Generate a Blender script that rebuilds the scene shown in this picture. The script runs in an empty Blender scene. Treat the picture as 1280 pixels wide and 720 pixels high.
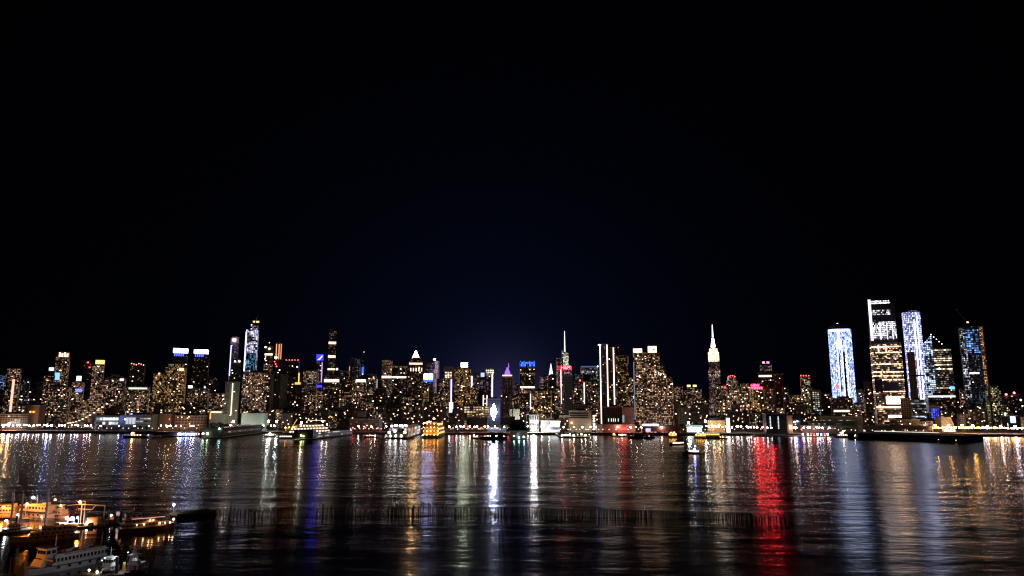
import bpy, math, random
from mathutils import Vector, Matrix

random.seed(11)
SC = bpy.context.scene
COL = SC.collection
R = math.radians
H = 50.0            # eye height above the river, on the cliff
F = 889.0           # focal length in photo pixels (1280 wide)
PITCH = R(9.26)
CAM = Vector((0, 0, H))
FW = Vector((0, math.cos(PITCH), math.sin(PITCH)))
UP = Vector((0, -math.sin(PITCH), math.cos(PITCH)))
GZ = 3.0            # street level above the water


def ray(px, py):
    return FW + Vector((1, 0, 0)) * ((px - 640) / F) + UP * ((360 - py) / F)


def at(px, py, Y):
    d = ray(px, py)
    return CAM + d * (Y / d.y)


def gnd(px, py, z=0.0):
    d = ray(px, py)
    return CAM + d * ((z - H) / d.z)


def proj(p):
    v = Vector(p) - CAM
    d = v.dot(FW)
    return 640 + F * v.x / d, 360 - F * v.dot(UP) / d


def shore(X):
    return 1195.0 - 0.086 * X


def shore_px(px, off=0.0):
    d = ray(px, 535)
    k = d.x / d.y
    Y = (1195.0 + off) / (1 + 0.086 * k)
    return Y


# ------------------------------------------------------------------ materials
MATS = {}


def new_mat(name):
    m = bpy.data.materials.new(name)
    m.use_nodes = True
    nt = m.node_tree
    nt.nodes.clear()
    out = nt.nodes.new('ShaderNodeOutputMaterial')
    return m, nt, out


def pbr(name, col, rough=0.6, metal=0.0, var=0.25, scale=0.6):
    if name in MATS:
        return MATS[name]
    m, nt, out = new_mat(name)
    b = nt.nodes.new('ShaderNodeBsdfPrincipled')
    b.inputs['Roughness'].default_value = rough
    b.inputs['Metallic'].default_value = metal
    tc = nt.nodes.new('ShaderNodeTexCoord')
    n = nt.nodes.new('ShaderNodeTexNoise')
    n.inputs['Scale'].default_value = scale
    n.inputs['Detail'].default_value = 4
    nt.links.new(tc.outputs['Object'], n.inputs['Vector'])
    mx = nt.nodes.new('ShaderNodeMix')
    mx.data_type = 'RGBA'
    c = Vector(col)
    a, d = c * (1 - var), c * (1 + var)
    mx.inputs[6].default_value = (*a, 1)
    mx.inputs[7].default_value = (min(d.x, 1), min(d.y, 1), min(d.z, 1), 1)
    nt.links.new(n.outputs['Fac'], mx.inputs[0])
    nt.links.new(mx.outputs[2], b.inputs['Base Color'])
    nt.links.new(b.outputs[0], out.inputs[0])
    m.cycles.emission_sampling = 'NONE'
    MATS[name] = m
    return m


def em(name, col, s, sample=True):
    if name in MATS:
        return MATS[name]
    m, nt, out = new_mat(name)
    e = nt.nodes.new('ShaderNodeEmission')
    e.inputs[0].default_value = (*col, 1)
    e.inputs[1].default_value = s
    nt.links.new(e.outputs[0], out.inputs[0])
    m.cycles.emission_sampling = 'FRONT' if sample else 'NONE'
    MATS[name] = m
    return m


DIM = .055


def facade_group():
    g = bpy.data.node_groups.new('facade', 'ShaderNodeTree')
    I = g.interface

    def sock(n, t, d):
        s = I.new_socket(n, in_out='INPUT', socket_type=t)
        s.default_value = d
    sock('Base', 'NodeSocketColor', (.05, .05, .05, 1))
    sock('ColA', 'NodeSocketColor', (1, .6, .3, 1))
    sock('ColB', 'NodeSocketColor', (1, .85, .65, 1))
    for n, d in (('Bay', 3), ('Floor', 3.5), ('Frac', .3), ('Band', 0), ('Strength', 2), ('Gamma', 2.5), ('WinW', .7), ('WinH', .55), ('Seed', 0), ('Column', 0)):
        sock(n, 'NodeSocketFloat', d)
    I.new_socket('Shader', in_out='OUTPUT', socket_type='NodeSocketShader')
    gi = g.nodes.new('NodeGroupInput')
    go = g.nodes.new('NodeGroupOutput')
    L = g.links.new

    def mth(op, a, b=None, c=None):
        n = g.nodes.new('ShaderNodeMath')
        n.operation = op
        for k, v in enumerate((a, b, c)):
            if v is None:
                continue
            if isinstance(v, (int, float)):
                n.inputs[k].default_value = v
            else:
                L(v, n.inputs[k])
        return n.outputs[0]
    uv = g.nodes.new('ShaderNodeUVMap')
    uv.uv_map = 'UVMap'
    sep = g.nodes.new('ShaderNodeSeparateXYZ')
    L(uv.outputs[0], sep.inputs[0])
    oi = g.nodes.new('ShaderNodeObjectInfo')
    seed = mth('MULTIPLY_ADD', oi.outputs['Random'], 97.0, gi.outputs['Seed'])
    u = mth('DIVIDE', sep.outputs[0], gi.outputs['Bay'])
    v = mth('DIVIDE', sep.outputs[1], gi.outputs['Floor'])
    ci, cj, fu, fv = mth('FLOOR', u), mth('FLOOR', v), mth('FRACT', u), mth('FRACT', v)

    def noise3(x, y, z):
        cb = g.nodes.new('ShaderNodeCombineXYZ')
        L(x, cb.inputs[0]) if not isinstance(x, float) else None
        L(y, cb.inputs[1]) if not isinstance(y, float) else None
        L(z, cb.inputs[2])
        w = g.nodes.new('ShaderNodeTexWhiteNoise')
        w.noise_dimensions = '3D'
        L(cb.outputs[0], w.inputs['Vector'])
        s = g.nodes.new('ShaderNodeSeparateColor')
        L(w.outputs['Color'], s.inputs[0])
        return w.outputs['Value'], s.outputs[0], s.outputs[1]
    r1, r2, r3 = noise3(ci, cj, seed)
    rf, rf2, _ = noise3(0.0, cj, mth('ADD', seed, 7.3))
    rc, rc2, _ = noise3(ci, 0.0, mth('ADD', seed, 3.1))
    cbp = g.nodes.new('ShaderNodeCombineXYZ')
    L(mth('MULTIPLY', ci, .16), cbp.inputs[0])
    L(mth('MULTIPLY', cj, .16), cbp.inputs[1])
    L(seed, cbp.inputs[2])
    pn = g.nodes.new('ShaderNodeTexNoise')
    pn.inputs['Scale'].default_value = 1.0
    pn.inputs['Detail'].default_value = 1.0
    L(cbp.outputs[0], pn.inputs['Vector'])
    patch = mth('MULTIPLY', mth('SUBTRACT', pn.outputs['Fac'], .22), 1.9)
    patch = mth('MAXIMUM', patch, 0.05)
    fr = mth('MULTIPLY', gi.outputs['Frac'], patch)
    band = mth('MULTIPLY', mth('GREATER_THAN', rf, .78), gi.outputs['Band'])
    colm = mth('MULTIPLY', mth('GREATER_THAN', rc, .6), gi.outputs['Column'])
    fr = mth('ADD', mth('ADD', fr, band), colm)
    lit = mth('LESS_THAN', r1, fr)
    hu = mth('MULTIPLY', gi.outputs['WinW'], .5)
    hv = mth('MULTIPLY', gi.outputs['WinH'], .5)
    mask = mth('MULTIPLY', mth('LESS_THAN', mth('ABSOLUTE', mth('SUBTRACT', fu, .5)), hu),
               mth('LESS_THAN', mth('ABSOLUTE', mth('SUBTRACT', fv, .55)), hv))
    br = mth('MULTIPLY_ADD', mth('POWER', r2, gi.outputs['Gamma']), .92, .08)
    # faint glow added to most other windows, standing in for city light on walls
    faint = mth('MULTIPLY', mth('MULTIPLY', mth('LESS_THAN', r1, .9), mth('POWER', r3, 2.0)), DIM)
    st = mth('MULTIPLY', mth('MULTIPLY', mth('MAXIMUM', mth('MULTIPLY', lit, br), mth('MULTIPLY', faint, gi.outputs['Frac'])), mask), gi.outputs['Strength'])
    mx = g.nodes.new('ShaderNodeMix')
    mx.data_type = 'RGBA'
    L(r3, mx.inputs[0])
    L(gi.outputs['ColA'], mx.inputs[6])
    L(gi.outputs['ColB'], mx.inputs[7])
    bm = g.nodes.new('ShaderNodeMix')
    bm.data_type = 'RGBA'
    L(mask, bm.inputs[0])
    L(gi.outputs['Base'], bm.inputs[6])
    bm.inputs[7].default_value = (.012, .015, .02, 1)
    b = g.nodes.new('ShaderNodeBsdfPrincipled')
    b.inputs['Roughness'].default_value = .5
    L(bm.outputs[2], b.inputs['Base Color'])
    L(mx.outputs[2], b.inputs['Emission Color'])
    L(st, b.inputs['Emission Strength'])
    L(b.outputs[0], go.inputs[0])
    return g


FG = facade_group()
WARM_A, WARM_B = (1, .40, .14), (1, .66, .38)
PEACH_A, PEACH_B = (1, .44, .21), (1, .74, .52)
GOLD_A, GOLD_B = (1, .44, .12), (1, .68, .32)
COOL_A, COOL_B = (.55, .68, 1), (.95, .95, 1)


def fac(name, base=(.03, .026, .024), a=PEACH_A, b=PEACH_B, bay=3.2, floor=3.5, frac=.3, band=0., s=2.2, gamma=2.5, ww=.7, wh=.6, col=0.):
    key = 'facade_' + name
    if key in MATS:
        return MATS[key]
    m, nt, out = new_mat(key)
    n = nt.nodes.new('ShaderNodeGroup')
    n.node_tree = FG
    I = n.inputs
    I['Base'].default_value = (*base, 1)
    I['ColA'].default_value = (*a, 1)
    I['ColB'].default_value = (*b, 1)
    for k, v in (('Bay', bay), ('Floor', floor), ('Frac', frac), ('Band', band), ('Strength', s), ('Gamma', gamma), ('WinW', ww), ('WinH', wh), ('Seed', len(MATS) * 1.37), ('Column', col)):
        I[k].default_value = v
    nt.links.new(n.outputs[0], out.inputs[0])
    m.cycles.emission_sampling = 'NONE'
    MATS[key] = m
    return m


# ------------------------------------------------------------------ mesh builder
class MB:
    def __init__(s):
        s.v, s.f, s.m, s.uv, s.mats = [], [], [], [], []

    def mi(s, mat):
        if mat not in s.mats:
            s.mats.append(mat)
        return s.mats.index(mat)

    def face(s, pts, mat, uvs=None):
        b = len(s.v)
        s.v += [tuple(p) for p in pts]
        s.f.append(tuple(range(b, b + len(pts))))
        s.m.append(s.mi(mat))
        s.uv.append(uvs or [(0, 0)] * len(pts))
        return s

    def prism(s, base, z0, z1, mat, cap=None, top=None):
        """walls from the polygon base (ccw) at z0 to top (default base) at z1; z1 may be one value per corner"""
        top = top or base
        n = len(base)
        zt = z1 if isinstance(z1, (list, tuple)) else [z1] * n
        u = 0
        for i in range(n):
            j = (i + 1) % n
            l = math.hypot(base[j][0] - base[i][0], base[j][1] - base[i][1])
            s.face([(*base[i], z0), (*base[j], z0), (*top[j], zt[j]), (*top[i], zt[i])], mat,
                   [(u, z0), (u + l, z0), (u + l, zt[j]), (u, zt[i])])
            u += l
        s.face([(*top[i], zt[i]) for i in range(n)], cap or mat, [(-999, -999)] * n)
        s.face([(*base[i], z0) for i in reversed(range(n))], cap or mat, [(-999, -999)] * n)
        return s

    def box(s, cx, cy, cz, sx, sy, sz, mat, rz=0, cap=None):
        c, d = math.cos(rz), math.sin(rz)
        pts = [(cx + x * c - y * d, cy + x * d + y * c) for x, y in ((-sx / 2, -sy / 2), (sx / 2, -sy / 2), (sx / 2, sy / 2), (-sx / 2, sy / 2))]
        return s.prism(pts, cz - sz / 2, cz + sz / 2, mat, cap)

    def tube(s, a, b, r, mat, n=6, r2=None):
        a, b = Vector(a), Vector(b)
        r2 = r if r2 is None else r2
        d = (b - a).normalized()
        x = d.orthogonal().normalized()
        y = d.cross(x)
        A = [a + (x * math.cos(t) + y * math.sin(t)) * r for t in [2 * math.pi * k / n for k in range(n)]]
        B = [b + (x * math.cos(t) + y * math.sin(t)) * r2 for t in [2 * math.pi * k / n for k in range(n)]]
        for k in range(n):
            j = (k + 1) % n
            s.face([A[k], A[j], B[j], B[k]], mat)
        s.face(B, mat)
        s.face(A[::-1], mat)
        return s

    def ball(s, c, r, mat, n=8, m=5):
        c = Vector(c)
        P = []
        for i in range(m + 1):
            t = math.pi * i / m
            P.append([c + Vector((math.sin(t) * math.cos(2 * math.pi * k / n), math.sin(t) * math.sin(2 * math.pi * k / n), math.cos(t))) * r for k in range(n)])
        for i in range(m):
            for k in range(n):
                j = (k + 1) % n
                if i == 0:
                    s.face([P[0][0], P[1][k], P[1][j]], mat)
                elif i == m - 1:
                    s.face([P[i][k], P[m][0], P[i][j]], mat)
                else:
                    s.face([P[i][k], P[i + 1][k], P[i + 1][j], P[i][j]], mat)
        return s

    def mesh(s, name):
        me = bpy.data.meshes.new(name)
        me.from_pydata(s.v, [], s.f)
        for m in s.mats:
            me.materials.append(m)
        me.polygons.foreach_set('material_index', s.m)
        ul = me.uv_layers.new(name='UVMap')
        flat = [c for f in s.uv for p in f for c in p]
        ul.data.foreach_set('uv', flat)
        me.update()
        return me

    def build(s, name, parent=None, loc=(0, 0, 0), rz=0):
        o = bpy.data.objects.new(name, s.mesh(name))
        COL.objects.link(o)
        o.location = loc
        o.rotation_euler = (0, 0, rz)
        if parent:
            o.parent = parent
        return o


def tag(o, label=None, cat=None, group=None, kind=None):
    if label:
        o['label'] = label
    if cat:
        o['category'] = cat
    if group:
        o['group'] = group
    if kind:
        o['kind'] = kind
    return o


def thing(name, label, cat, loc=(0, 0, 0), rz=0, group=None):
    o = bpy.data.objects.new(name, None)
    COL.objects.link(o)
    o.location = loc
    o.rotation_euler = (0, 0, rz)
    o.empty_display_size = 1
    return tag(o, label, cat, group)


def inst(name, me, parent=None, loc=(0, 0, 0), scale=(1, 1, 1), rz=0):
    o = bpy.data.objects.new(name, me)
    COL.objects.link(o)
    o.location = loc
    o.scale = scale
    o.rotation_euler = (0, 0, rz)
    if parent:
        o.parent = parent
    return o


def copy_tree(o, parent=None):
    c = o.copy()
    COL.objects.link(c)
    c.parent = parent
    for ch in list(o.children):
        copy_tree(ch, c)
    return c


# common materials
ROOF = pbr('roof_gravel', (.05, .048, .045), .9)
DARK = pbr('dark_metal', (.03, .03, .032), .5, .5)
CONC = pbr('concrete', (.28, .26, .23), .85)
TAN = pbr('tan_masonry', (.34, .27, .20), .85)
BRICK = pbr('red_brick', (.22, .12, .085), .85)
STONE = pbr('limestone', (.42, .38, .32), .8)
STEEL = pbr('galvanised_steel', (.3, .3, .31), .45, .7)
WOOD = pbr('weathered_timber', (.07, .055, .042), .9)
BLACK = pbr('black_cladding', (.012, .012, .013), .5)
WHITEP = pbr('white_paint', (.75, .74, .72), .45)
E_WARM = em('window_glow_warm', (1, .50, .22), 3.0, False)
E_PEACH = em('window_glow_peach', (1, .66, .42), 3.6, False)
E_WHITE = em('window_glow_white', (1, .86, .74), 4.5, False)
E_COOL = em('window_glow_cool', (.6, .75, 1), 2.4, False)
E_ORANGE = em('sodium_lamp', (1, .36, .05), 80)
E_LAMPW = em('white_lamp', (1, .84, .7), 75)
E_LAMPP = em('violet_white_lamp', (.78, .72, 1), 75)
E_LAMPB = em('blue_lamp', (.08, .17, 1), 80)
E_LAMPR = em('red_lamp', (1, .035, .03), 26)
E_LAMPG = em('green_white_lamp', (.75, 1, .55), 16)


def unit_box(name, mat):
    return MB().box(0, 0, 0, 1, 1, 1, mat).mesh(name)


WINS = [unit_box('window', m) for m in (E_WARM, E_PEACH, E_PEACH, E_WHITE, E_COOL)]


# ------------------------------------------------------------------ towers
GROT = R(-4.9)


class T:
    pass


def rect(w, d, cut=0):
    w, d = w / 2, d / 2
    if not cut:
        return [(-w, -d), (w, -d), (w, d), (-w, d)]
    c = cut
    return [(-w + c, -d), (w - c, -d), (w, -d + c), (w, d - c), (w - c, d), (-w + c, d), (-w, d - c), (-w, -d + c)]


def fit(x0, x1, y, D, rz, ratio):
    xm = (x0 + x1) / 2
    c = at(xm, y, D)
    w = (x1 - x0) / F * D
    cx = c.x
    for _ in range(8):
        xs = []
        for ux, uy in ((-.5, -.5), (.5, -.5), (.5, .5), (-.5, .5)):
            X, Y = ux * w, uy * w * ratio
            xs.append(proj((cx + X * math.cos(rz) - Y * math.sin(rz), D + X * math.sin(rz) + Y * math.cos(rz), c.z))[0])
        w *= (x1 - x0) / (max(xs) - min(xs))
        cx += (xm - (max(xs) + min(xs)) / 2) / F * D
    return cx, w, c.z


def tower(name, label, cat, x0, x1, y, D, mat, ratio=.8, rz=None, pent=True, nwin=5, group=None, cut=0, tiers=(), parapet=True, taper=0, slope=0, roof=None, wkinds=(0, 1, 2, 3)):
    """a building whose body spans x0..x1 at its roof line y (photo pixels) at distance D. tiers: (scale, y) blocks stepping up."""
    shoreside = D < 200
    if D < 500:
        D = shore_px((x0 + x1) / 2, D)
    if rz is None:
        jit = R(random.uniform(-4, 4))
        rz = GROT + jit * .3 if shoreside else -math.atan(((x0 + x1) / 2 - 640) / F) * .8 + jit
    cx, w, zt = fit(x0, x1, y, D, rz, ratio)
    d = w * ratio
    t = T()
    t.x0, t.x1, t.w, t.d, t.D, t.h = x0, x1, w, d, D, zt - GZ
    t.root = thing(name, label, cat, (cx, D, GZ), rz, group)
    t.mat = mat
    fx = []
    for ux in (-.5, .5):
        X, Y = ux * w, -.5 * d
        fx.append(proj((cx + X * math.cos(rz) - Y * math.sin(rz), D + X * math.sin(rz) + Y * math.cos(rz), zt))[0])
    t.f0, t.f1 = fx
    base = rect(w, d, cut * w)
    top = base
    if taper:
        top = [(a * (1 - taper), b * (1 - taper)) for a, b in base]
        base = [(a, b) for a, b in base]
    zt2 = t.h
    if slope:
        zt2 = [t.h + slope * (p[0] / w) for p in base]
    t.body = MB().prism(base, 0, zt2, mat, roof or ROOF, top).build('tower_body' if t.h > 60 else 'wall', t.root)
    t.z = t.h
    for sc, yy in tiers:
        z1 = at((x0 + x1) / 2, yy, D).z - GZ
        MB().prism(rect(w * sc, d * sc, cut * w * sc), t.z, z1, mat, ROOF).build('upper_tier', t.root)
        t.z = z1
        t.tw = w * sc
    sc = tiers[-1][0] if tiers else 1
    if parapet and not slope:
        p = MB()
        ww, dd = w * sc + .6, d * sc + .6
        for (X, Y, a, b) in ((0, -dd / 2, ww, .5), (0, dd / 2, ww, .5), (-ww / 2, 0, .5, dd - .5), (ww / 2, 0, .5, dd - .5)):
            p.box(X, Y, t.z + .3, a, b, 1.8, CONC)
        if not taper:
            p.build('parapet', t.root)
    if pent and not slope:
        ww, dd = w * sc, d * sc
        k = random.uniform(.35, .6)
        MB().box(random.uniform(-.15, .15) * ww, random.uniform(-.1, .15) * dd, t.z + 2.2, ww * k, dd * .5, 4.4, ROOF).build('roof_bulkhead', t.root)
    s = D / 1500
    for i in range(nwin):
        o = inst('window', WINS[random.choice(wkinds)], t.root, (random.uniform(-.45, .45) * w, -d / 2 - .05, max(4, random.uniform(.3, .97) * t.h)),
                 (random.uniform(1.3, 2.6) * s, .3, random.uniform(1.1, 1.7) * s))
    return t


def lx(t, px):
    u = (px - t.f0) / (t.f1 - t.f0)
    if t.x0 <= px <= t.x1:
        u = min(1, max(0, u))
    return (u - .5) * t.w


def lz(t, py):
    return at((t.x0 + t.x1) / 2, py, t.D - t.d / 2).z - GZ


def panel(t, px0, px1, py0, py1, mat, name='light_panel', th=.8, off=.2, parent=None, label=None):
    a, b = lx(t, px0), lx(t, px1)
    z1, z0 = lz(t, py0), lz(t, py1)
    o = MB().box((a + b) / 2, -t.d / 2 - off - th / 2, (z0 + z1) / 2, abs(b - a), th, z1 - z0, mat).build(name, parent or t.root)
    if label:
        o['label'] = label
    return o


def topbox(t, px0, px1, py0, py1, mat, name='crown', k=.8, label=None, cap=None):
    a, b = lx(t, px0), lx(t, px1)
    z1, z0 = lz(t, py0), lz(t, py1)
    o = MB().box((a + b) / 2, 0, (z0 + z1) / 2, b - a, t.d * k, z1 - z0, mat, 0, cap).build(name, t.root)
    if label:
        o['label'] = label
    return o


def beacon(t, px, py, mat, r=1.6, front=True):
    s = t.D / 1500
    x, z = lx(t, px), lz(t, py)
    MB().ball((x, -t.d / 2 - r * s if front else 0, z), r * s, mat, 6, 4).build('beacon_light', t.root)


def mast(t, px, py0, py1, r=1.0, mat=None, name='antenna', r2=None):
    x = lx(t, px)
    MB().tube((x, 0, lz(t, py0)), (x, 0, lz(t, py1)), r, mat or DARK, 6, r2 if r2 is not None else r * .4).build(name, t.root)


def tank(t, px):
    x = lx(t, px)
    m = MB()
    for a, b in ((-1.5, -1.5), (1.5, -1.5), (1.5, 1.5), (-1.5, 1.5)):
        m.tube((x + a, b, t.z), (x + a, b, t.z + 3), .2, DARK, 4)
    m.tube((x, 0, t.z + 3), (x, 0, t.z + 7.5), 2.3, WOOD, 10)
    m.tube((x, 0, t.z + 7.5), (x, 0, t.z + 9.3), 2.5, WOOD, 10, .1)
    m.build('water_tank', t.root)


def to_mesh(o):
    """replace a text object by a mesh object of the same letters"""
    bpy.context.view_layer.update()
    dg = bpy.context.evaluated_depsgraph_get()
    me = bpy.data.meshes.new_from_object(o.evaluated_get(dg))
    n = bpy.data.objects.new(o.name, me)
    COL.objects.link(n)
    n.parent = o.parent
    n.location, n.rotation_euler = o.location, o.rotation_euler
    nm = o.name
    bpy.data.objects.remove(o)
    n.name = nm
    return n
DENOISE = True
HAZE = 0
# ------------------------------------------------------------------ facade styles
def st(kind, D=1500):
    q = 0 if D < 1800 else (1 if D < 2700 else 2)
    k = (1.0, 1.25, 1.6)[q]
    P = dict(
        res=dict(base=(.05, .036, .03), frac=.36, s=5.5, gamma=3.2, col=.14, band=.08, bay=2.7, floor=3.0),
        resd=dict(base=(.05, .036, .03), frac=.5, s=5.5, gamma=3.2, col=.2, band=.1, bay=2.6, floor=3.0),
        gold=dict(base=(.06, .04, .025), a=GOLD_A, b=GOLD_B, frac=.5, s=5.5, gamma=3.2, col=.2, band=.1, bay=2.7, floor=3.0),
        dim=dict(base=(.04, .035, .032), frac=.12, s=2.8, bay=3.4, floor=3.3),
        sparse=dict(base=(.02, .02, .022), frac=.07, s=2.8, bay=3.4, floor=3.3),
        off=dict(base=(.03, .028, .03), frac=.22, band=.45, s=2.5, bay=2.6, floor=3.9, ww=.86, wh=.5),
        offw=dict(base=(.04, .034, .03), a=PEACH_A, b=(1, .9, .8), frac=.4, band=.6, s=2.8, bay=2.6, floor=3.9, ww=.9, wh=.5),
        cool=dict(base=(.03, .032, .04), a=COOL_A, b=COOL_B, frac=.3, band=.2, s=2.2, bay=2.8, floor=3.8),
        purple=dict(base=(.10, .07, .12), a=(.75, .5, .95), b=(1, .72, .8), frac=.45, s=1.2, bay=2.6, floor=3.6, gamma=1.5, col=.3),
        pink=dict(base=(.12, .07, .08), a=(1, .45, .5), b=(1, .75, .72), frac=.5, s=1.4, bay=2.6, floor=3.6, gamma=1.5, col=.3),
        masonry=dict(base=(.26, .2, .15), frac=.1, s=2.2, bay=3.6, floor=3.6, ww=.45, wh=.5),
        brick=dict(base=(.2, .11, .08), frac=.16, s=2.2, bay=3.6, floor=3.6, ww=.45, wh=.5),
    )[kind].copy()
    P['bay'] *= k
    P['floor'] *= k
    return fac(f'{kind}_{q}', **P)


def E(name, c, s, smp=True):
    return em(name, c, s, smp)


CROWNW = E('crown_white_lilac', (.66, .70, 1), 9)
BLUE = E('blue_led', (.02, .06, 1), 7)
BLUES = E('blue_led_soft', (.10, .14, 1), 3)
RED = E('red_neon', (1, .012, .03), 9)
STRIPW = E('white_edge_led', (1, .80, .74), 2.6)
STRIPV = E('violet_edge_led', (.62, .55, 1), 2.2)
PEACHL = E('peach_crown_light', (1, .60, .40), 3)
ORANGEL = E('orange_crown_light', (1, .5, .16), 2.2)

# ================================================================ the skyline, left to right
# --- left end
t = tower('apartment_tower', 'dark tower with a block of blue windows cut by the left photo edge', 'tower', -14, 16, 464, 1700, st('sparse'))
bl = fac('blue_glass', a=(.1, .2, 1), b=(.5, .7, 1), frac=.75, s=3, bay=3, floor=3.4, base=(.02, .03, .06))
panel(t, -12, 14, 469, 487, bl, 'blue_lit_floors', 1.2)
t = tower('apartment_tower', 'tower with peach-lit crown and a pink lit strip down its front, near the left edge', 'tower', 7, 27, 468, 1560, st('res'), tiers=((.9, 461),))
panel(t, 16.5, 19.5, 474, 516, E('pink_strip', (1, .5, .36), 1.6), 'light_strip')
panel(t, 8, 26, 462, 469, fac('peachcrown', frac=.7, s=4, bay=3.5, floor=3.4), 'lit_crown', .8)
tower('apartment_tower', 'unlit narrow slab with a few cool windows right of the pink strip tower', 'tower', 27, 38, 475, 1600, st('cool'), nwin=7, wkinds=(3, 4, 2))
tower('apartment_block', 'short dark stepped block in the gap left of the cap-lit narrow tower', 'building', 42, 55, 486, 1700, st('dim'), tiers=((.6, 478),))
t = tower('apartment_tower', 'narrow tower with one white-green lit cap left of the arched-crown tower', 'tower', 55, 69, 470, 1650, st('res'))
topbox(t, 59, 67, 461, 470, DARK, 'penthouse', .6)
panel(t, 60.5, 66.5, 459.5, 463, E('white_green_cap', (.85, 1, .8), 2.2), 'lit_cap')
t = tower('apartment_tower', 'tall tower with warm arched crown lights and a cluster of blue light midway', 'tower', 70, 88, 446, 1750, st('res'), nwin=9)
topbox(t, 73, 86, 440, 446, st('res'), 'upper_tier')
for k in range(4):
    panel(t, 73.5 + k * 3.2, 75.6 + k * 3.2, 440.5 + (k % 2), 446, PEACHL, 'arched_light')
panel(t, 71, 77, 466, 475, E('blue_cluster', (.1, .25, 1), 3.4), 'blue_light_panel')
tower('apartment_block', 'wide terraced block of scattered warm windows below the blue light cluster', 'building', 62, 90, 484, 1500, st('res'), nwin=12)
t = tower('apartment_tower', 'plain tower with a pale green-white lit cap and a blue sign lower down', 'tower', 90, 106, 478, 1620, st('res'), nwin=7)
panel(t, 95, 101, 470, 476, E('pale_cap', (.9, 1, .82), 2.4), 'lit_cap', 1, -3)
panel(t, 95.5, 103.5, 486, 490, BLUES, 'sign')
t = tower('dark_tower', 'black unlit tower with red roof lights left of the orange-capped tower', 'tower', 105, 117, 454, 1900, st('sparse'), nwin=2)
beacon(t, 110, 453, E_LAMPR, 1.1)
beacon(t, 112.5, 459, E_LAMPR, 1.1)
t = tower('apartment_tower', 'tower crowned by a broad orange-lit box, right of the red roof lights', 'tower', 116, 131, 456, 1700, st('resd'), nwin=8)
topbox(t, 119, 130, 450, 456, ORANGEL, 'lit_crown')

# the sloping pyramid block
D = shore_px(105, 150)
a, b, c, d_ = at(80, 533, D), at(128, 533, D), at(131, 533, D + 90), at(92, 533, D + 90)
ap = at(134, 473, D + 80)
r0 = thing('pyramid_apartment_building', 'sloping pyramid-shaped block whose warm-lit face rises to a peak at its right', 'building', (a.x, a.y, GZ))
m = MB()
pf = fac('pyramid', base=(.16, .15, .14), a=WARM_A, b=PEACH_B, frac=.85, s=3.6, bay=3.4, floor=3.3, ww=.75)
q = lambda p, z=None: (p.x - a.x, p.y - a.y, (p.z - GZ) if z is None else z)
A, B_, C_, D_, P_ = q(a, 0), q(b, 0), q(c, 0), q(d_, 0), q(ap)
A2 = (A[0], A[1], 7)
m.face([A, B_, P_, A2], pf, [(0, 0), (62, 0), (88, 92), (0, 7)])
m.build('sloped_facade', r0)
m = MB()
m.face([B_, C_, P_], BLACK, [(0, 0), (90, 0), (80, 90)])
m.face([C_, D_, P_], st('dim'), [(0, 0), (50, 0), (20, 90)])
m.face([D_, A, A2, P_], st('res'), [(0, 0), (90, 0), (90, 7), (10, 90)])
m.face([A, D_, C_, B_], ROOF)
m.build('wall', r0)
for k in range(14):
    f = k / 13
    o = inst('window', WINS[k % 3], r0, (A[0] + (B_[0] - A[0]) * (.1 + .8 * f), A[1] + .0 - .5 + 60 * f * f * .9, 6 + 52 * f * f + 4), (3.5, .5, 1.6))
t = tower('curved_roof_building', 'dark broad tower whose pale curved roof slopes down to the right, behind the pyramid block', 'building', 131, 158, 473, 1600, st('res'), nwin=8, pent=False)
m = MB()
for k in range(8):
    u0, u1 = k / 8, (k + 1) / 8
    z0, z1 = 10 * (1 - u0 ** 2), 10 * (1 - u1 ** 2)
    m.prism([((u0 - .3) * t.w * .7, -t.d * .4), ((u1 - .3) * t.w * .7, -t.d * .4), ((u1 - .3) * t.w * .7, t.d * .4), ((u0 - .3) * t.w * .7, t.d * .4)], t.h, [t.h + z0 + .3, t.h + z1 + .3, t.h + z1 + .3, t.h + z0 + .3], STEEL)
m.build('curved_roof', t.root)
panel(t, 150, 155, 473, 476, E('cool_roof_light', (.6, .7, 1), 1.6), 'roof_light')

# --- 160..285
t = tower('apartment_tower', 'dark tower topped by a dotted line of red and peach roof lights', 'tower', 163, 182, 456, 1700, st('dim'), nwin=5)
for k in range(6):
    beacon(t, 164.5 + k * 3, 454.5 + (k % 3) * .8, E_LAMPR if k % 3 == 1 else E_PEACH, .9)
t = tower('apartment_tower', 'wide tower with one pinkish lit floor across its roofline, below the red dotted roof', 'tower', 159, 188, 484, 1560, st('resd'), nwin=12)
panel(t, 161, 184, 484.5, 486.5, E('pinkish_floor', (1, .62, .55), 1.8), 'lit_floor')
t = tower('apartment_tower', 'brownish tower with an orange lamp on its upper left corner', 'tower', 192, 207, 468, 1620, st('gold'), nwin=8)
beacon(t, 199, 467, E('corner_orange', (1, .42, .1), 8), 1.6)
t = tower('crowned_tower', 'left one of the two dark towers with blue-white glowing crowns', 'tower', 215, 235, 446, 2350, st('sparse', 2350), nwin=3)
topbox(t, 216, 234, 435.4, 440.4, CROWNW, 'lit_crown', .9)
topbox(t, 217, 233, 441, 446, DARK, 'crown_base', .7)
for k in range(5):
    panel(t, 217.8 + k * 2.6, 218.8 + k * 2.6, 441, 447.5, BLUES, 'light_strip', .8, -4)
t = tower('crowned_tower', 'right one of the two dark towers with blue-white glowing crowns', 'tower', 241, 262, 447, 2350, st('dim', 2350), nwin=7, wkinds=(2, 3, 4))
topbox(t, 242, 259.5, 437, 441.4, CROWNW, 'lit_crown', .9)
topbox(t, 243, 258, 442, 447, DARK, 'crown_base', .7)
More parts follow.
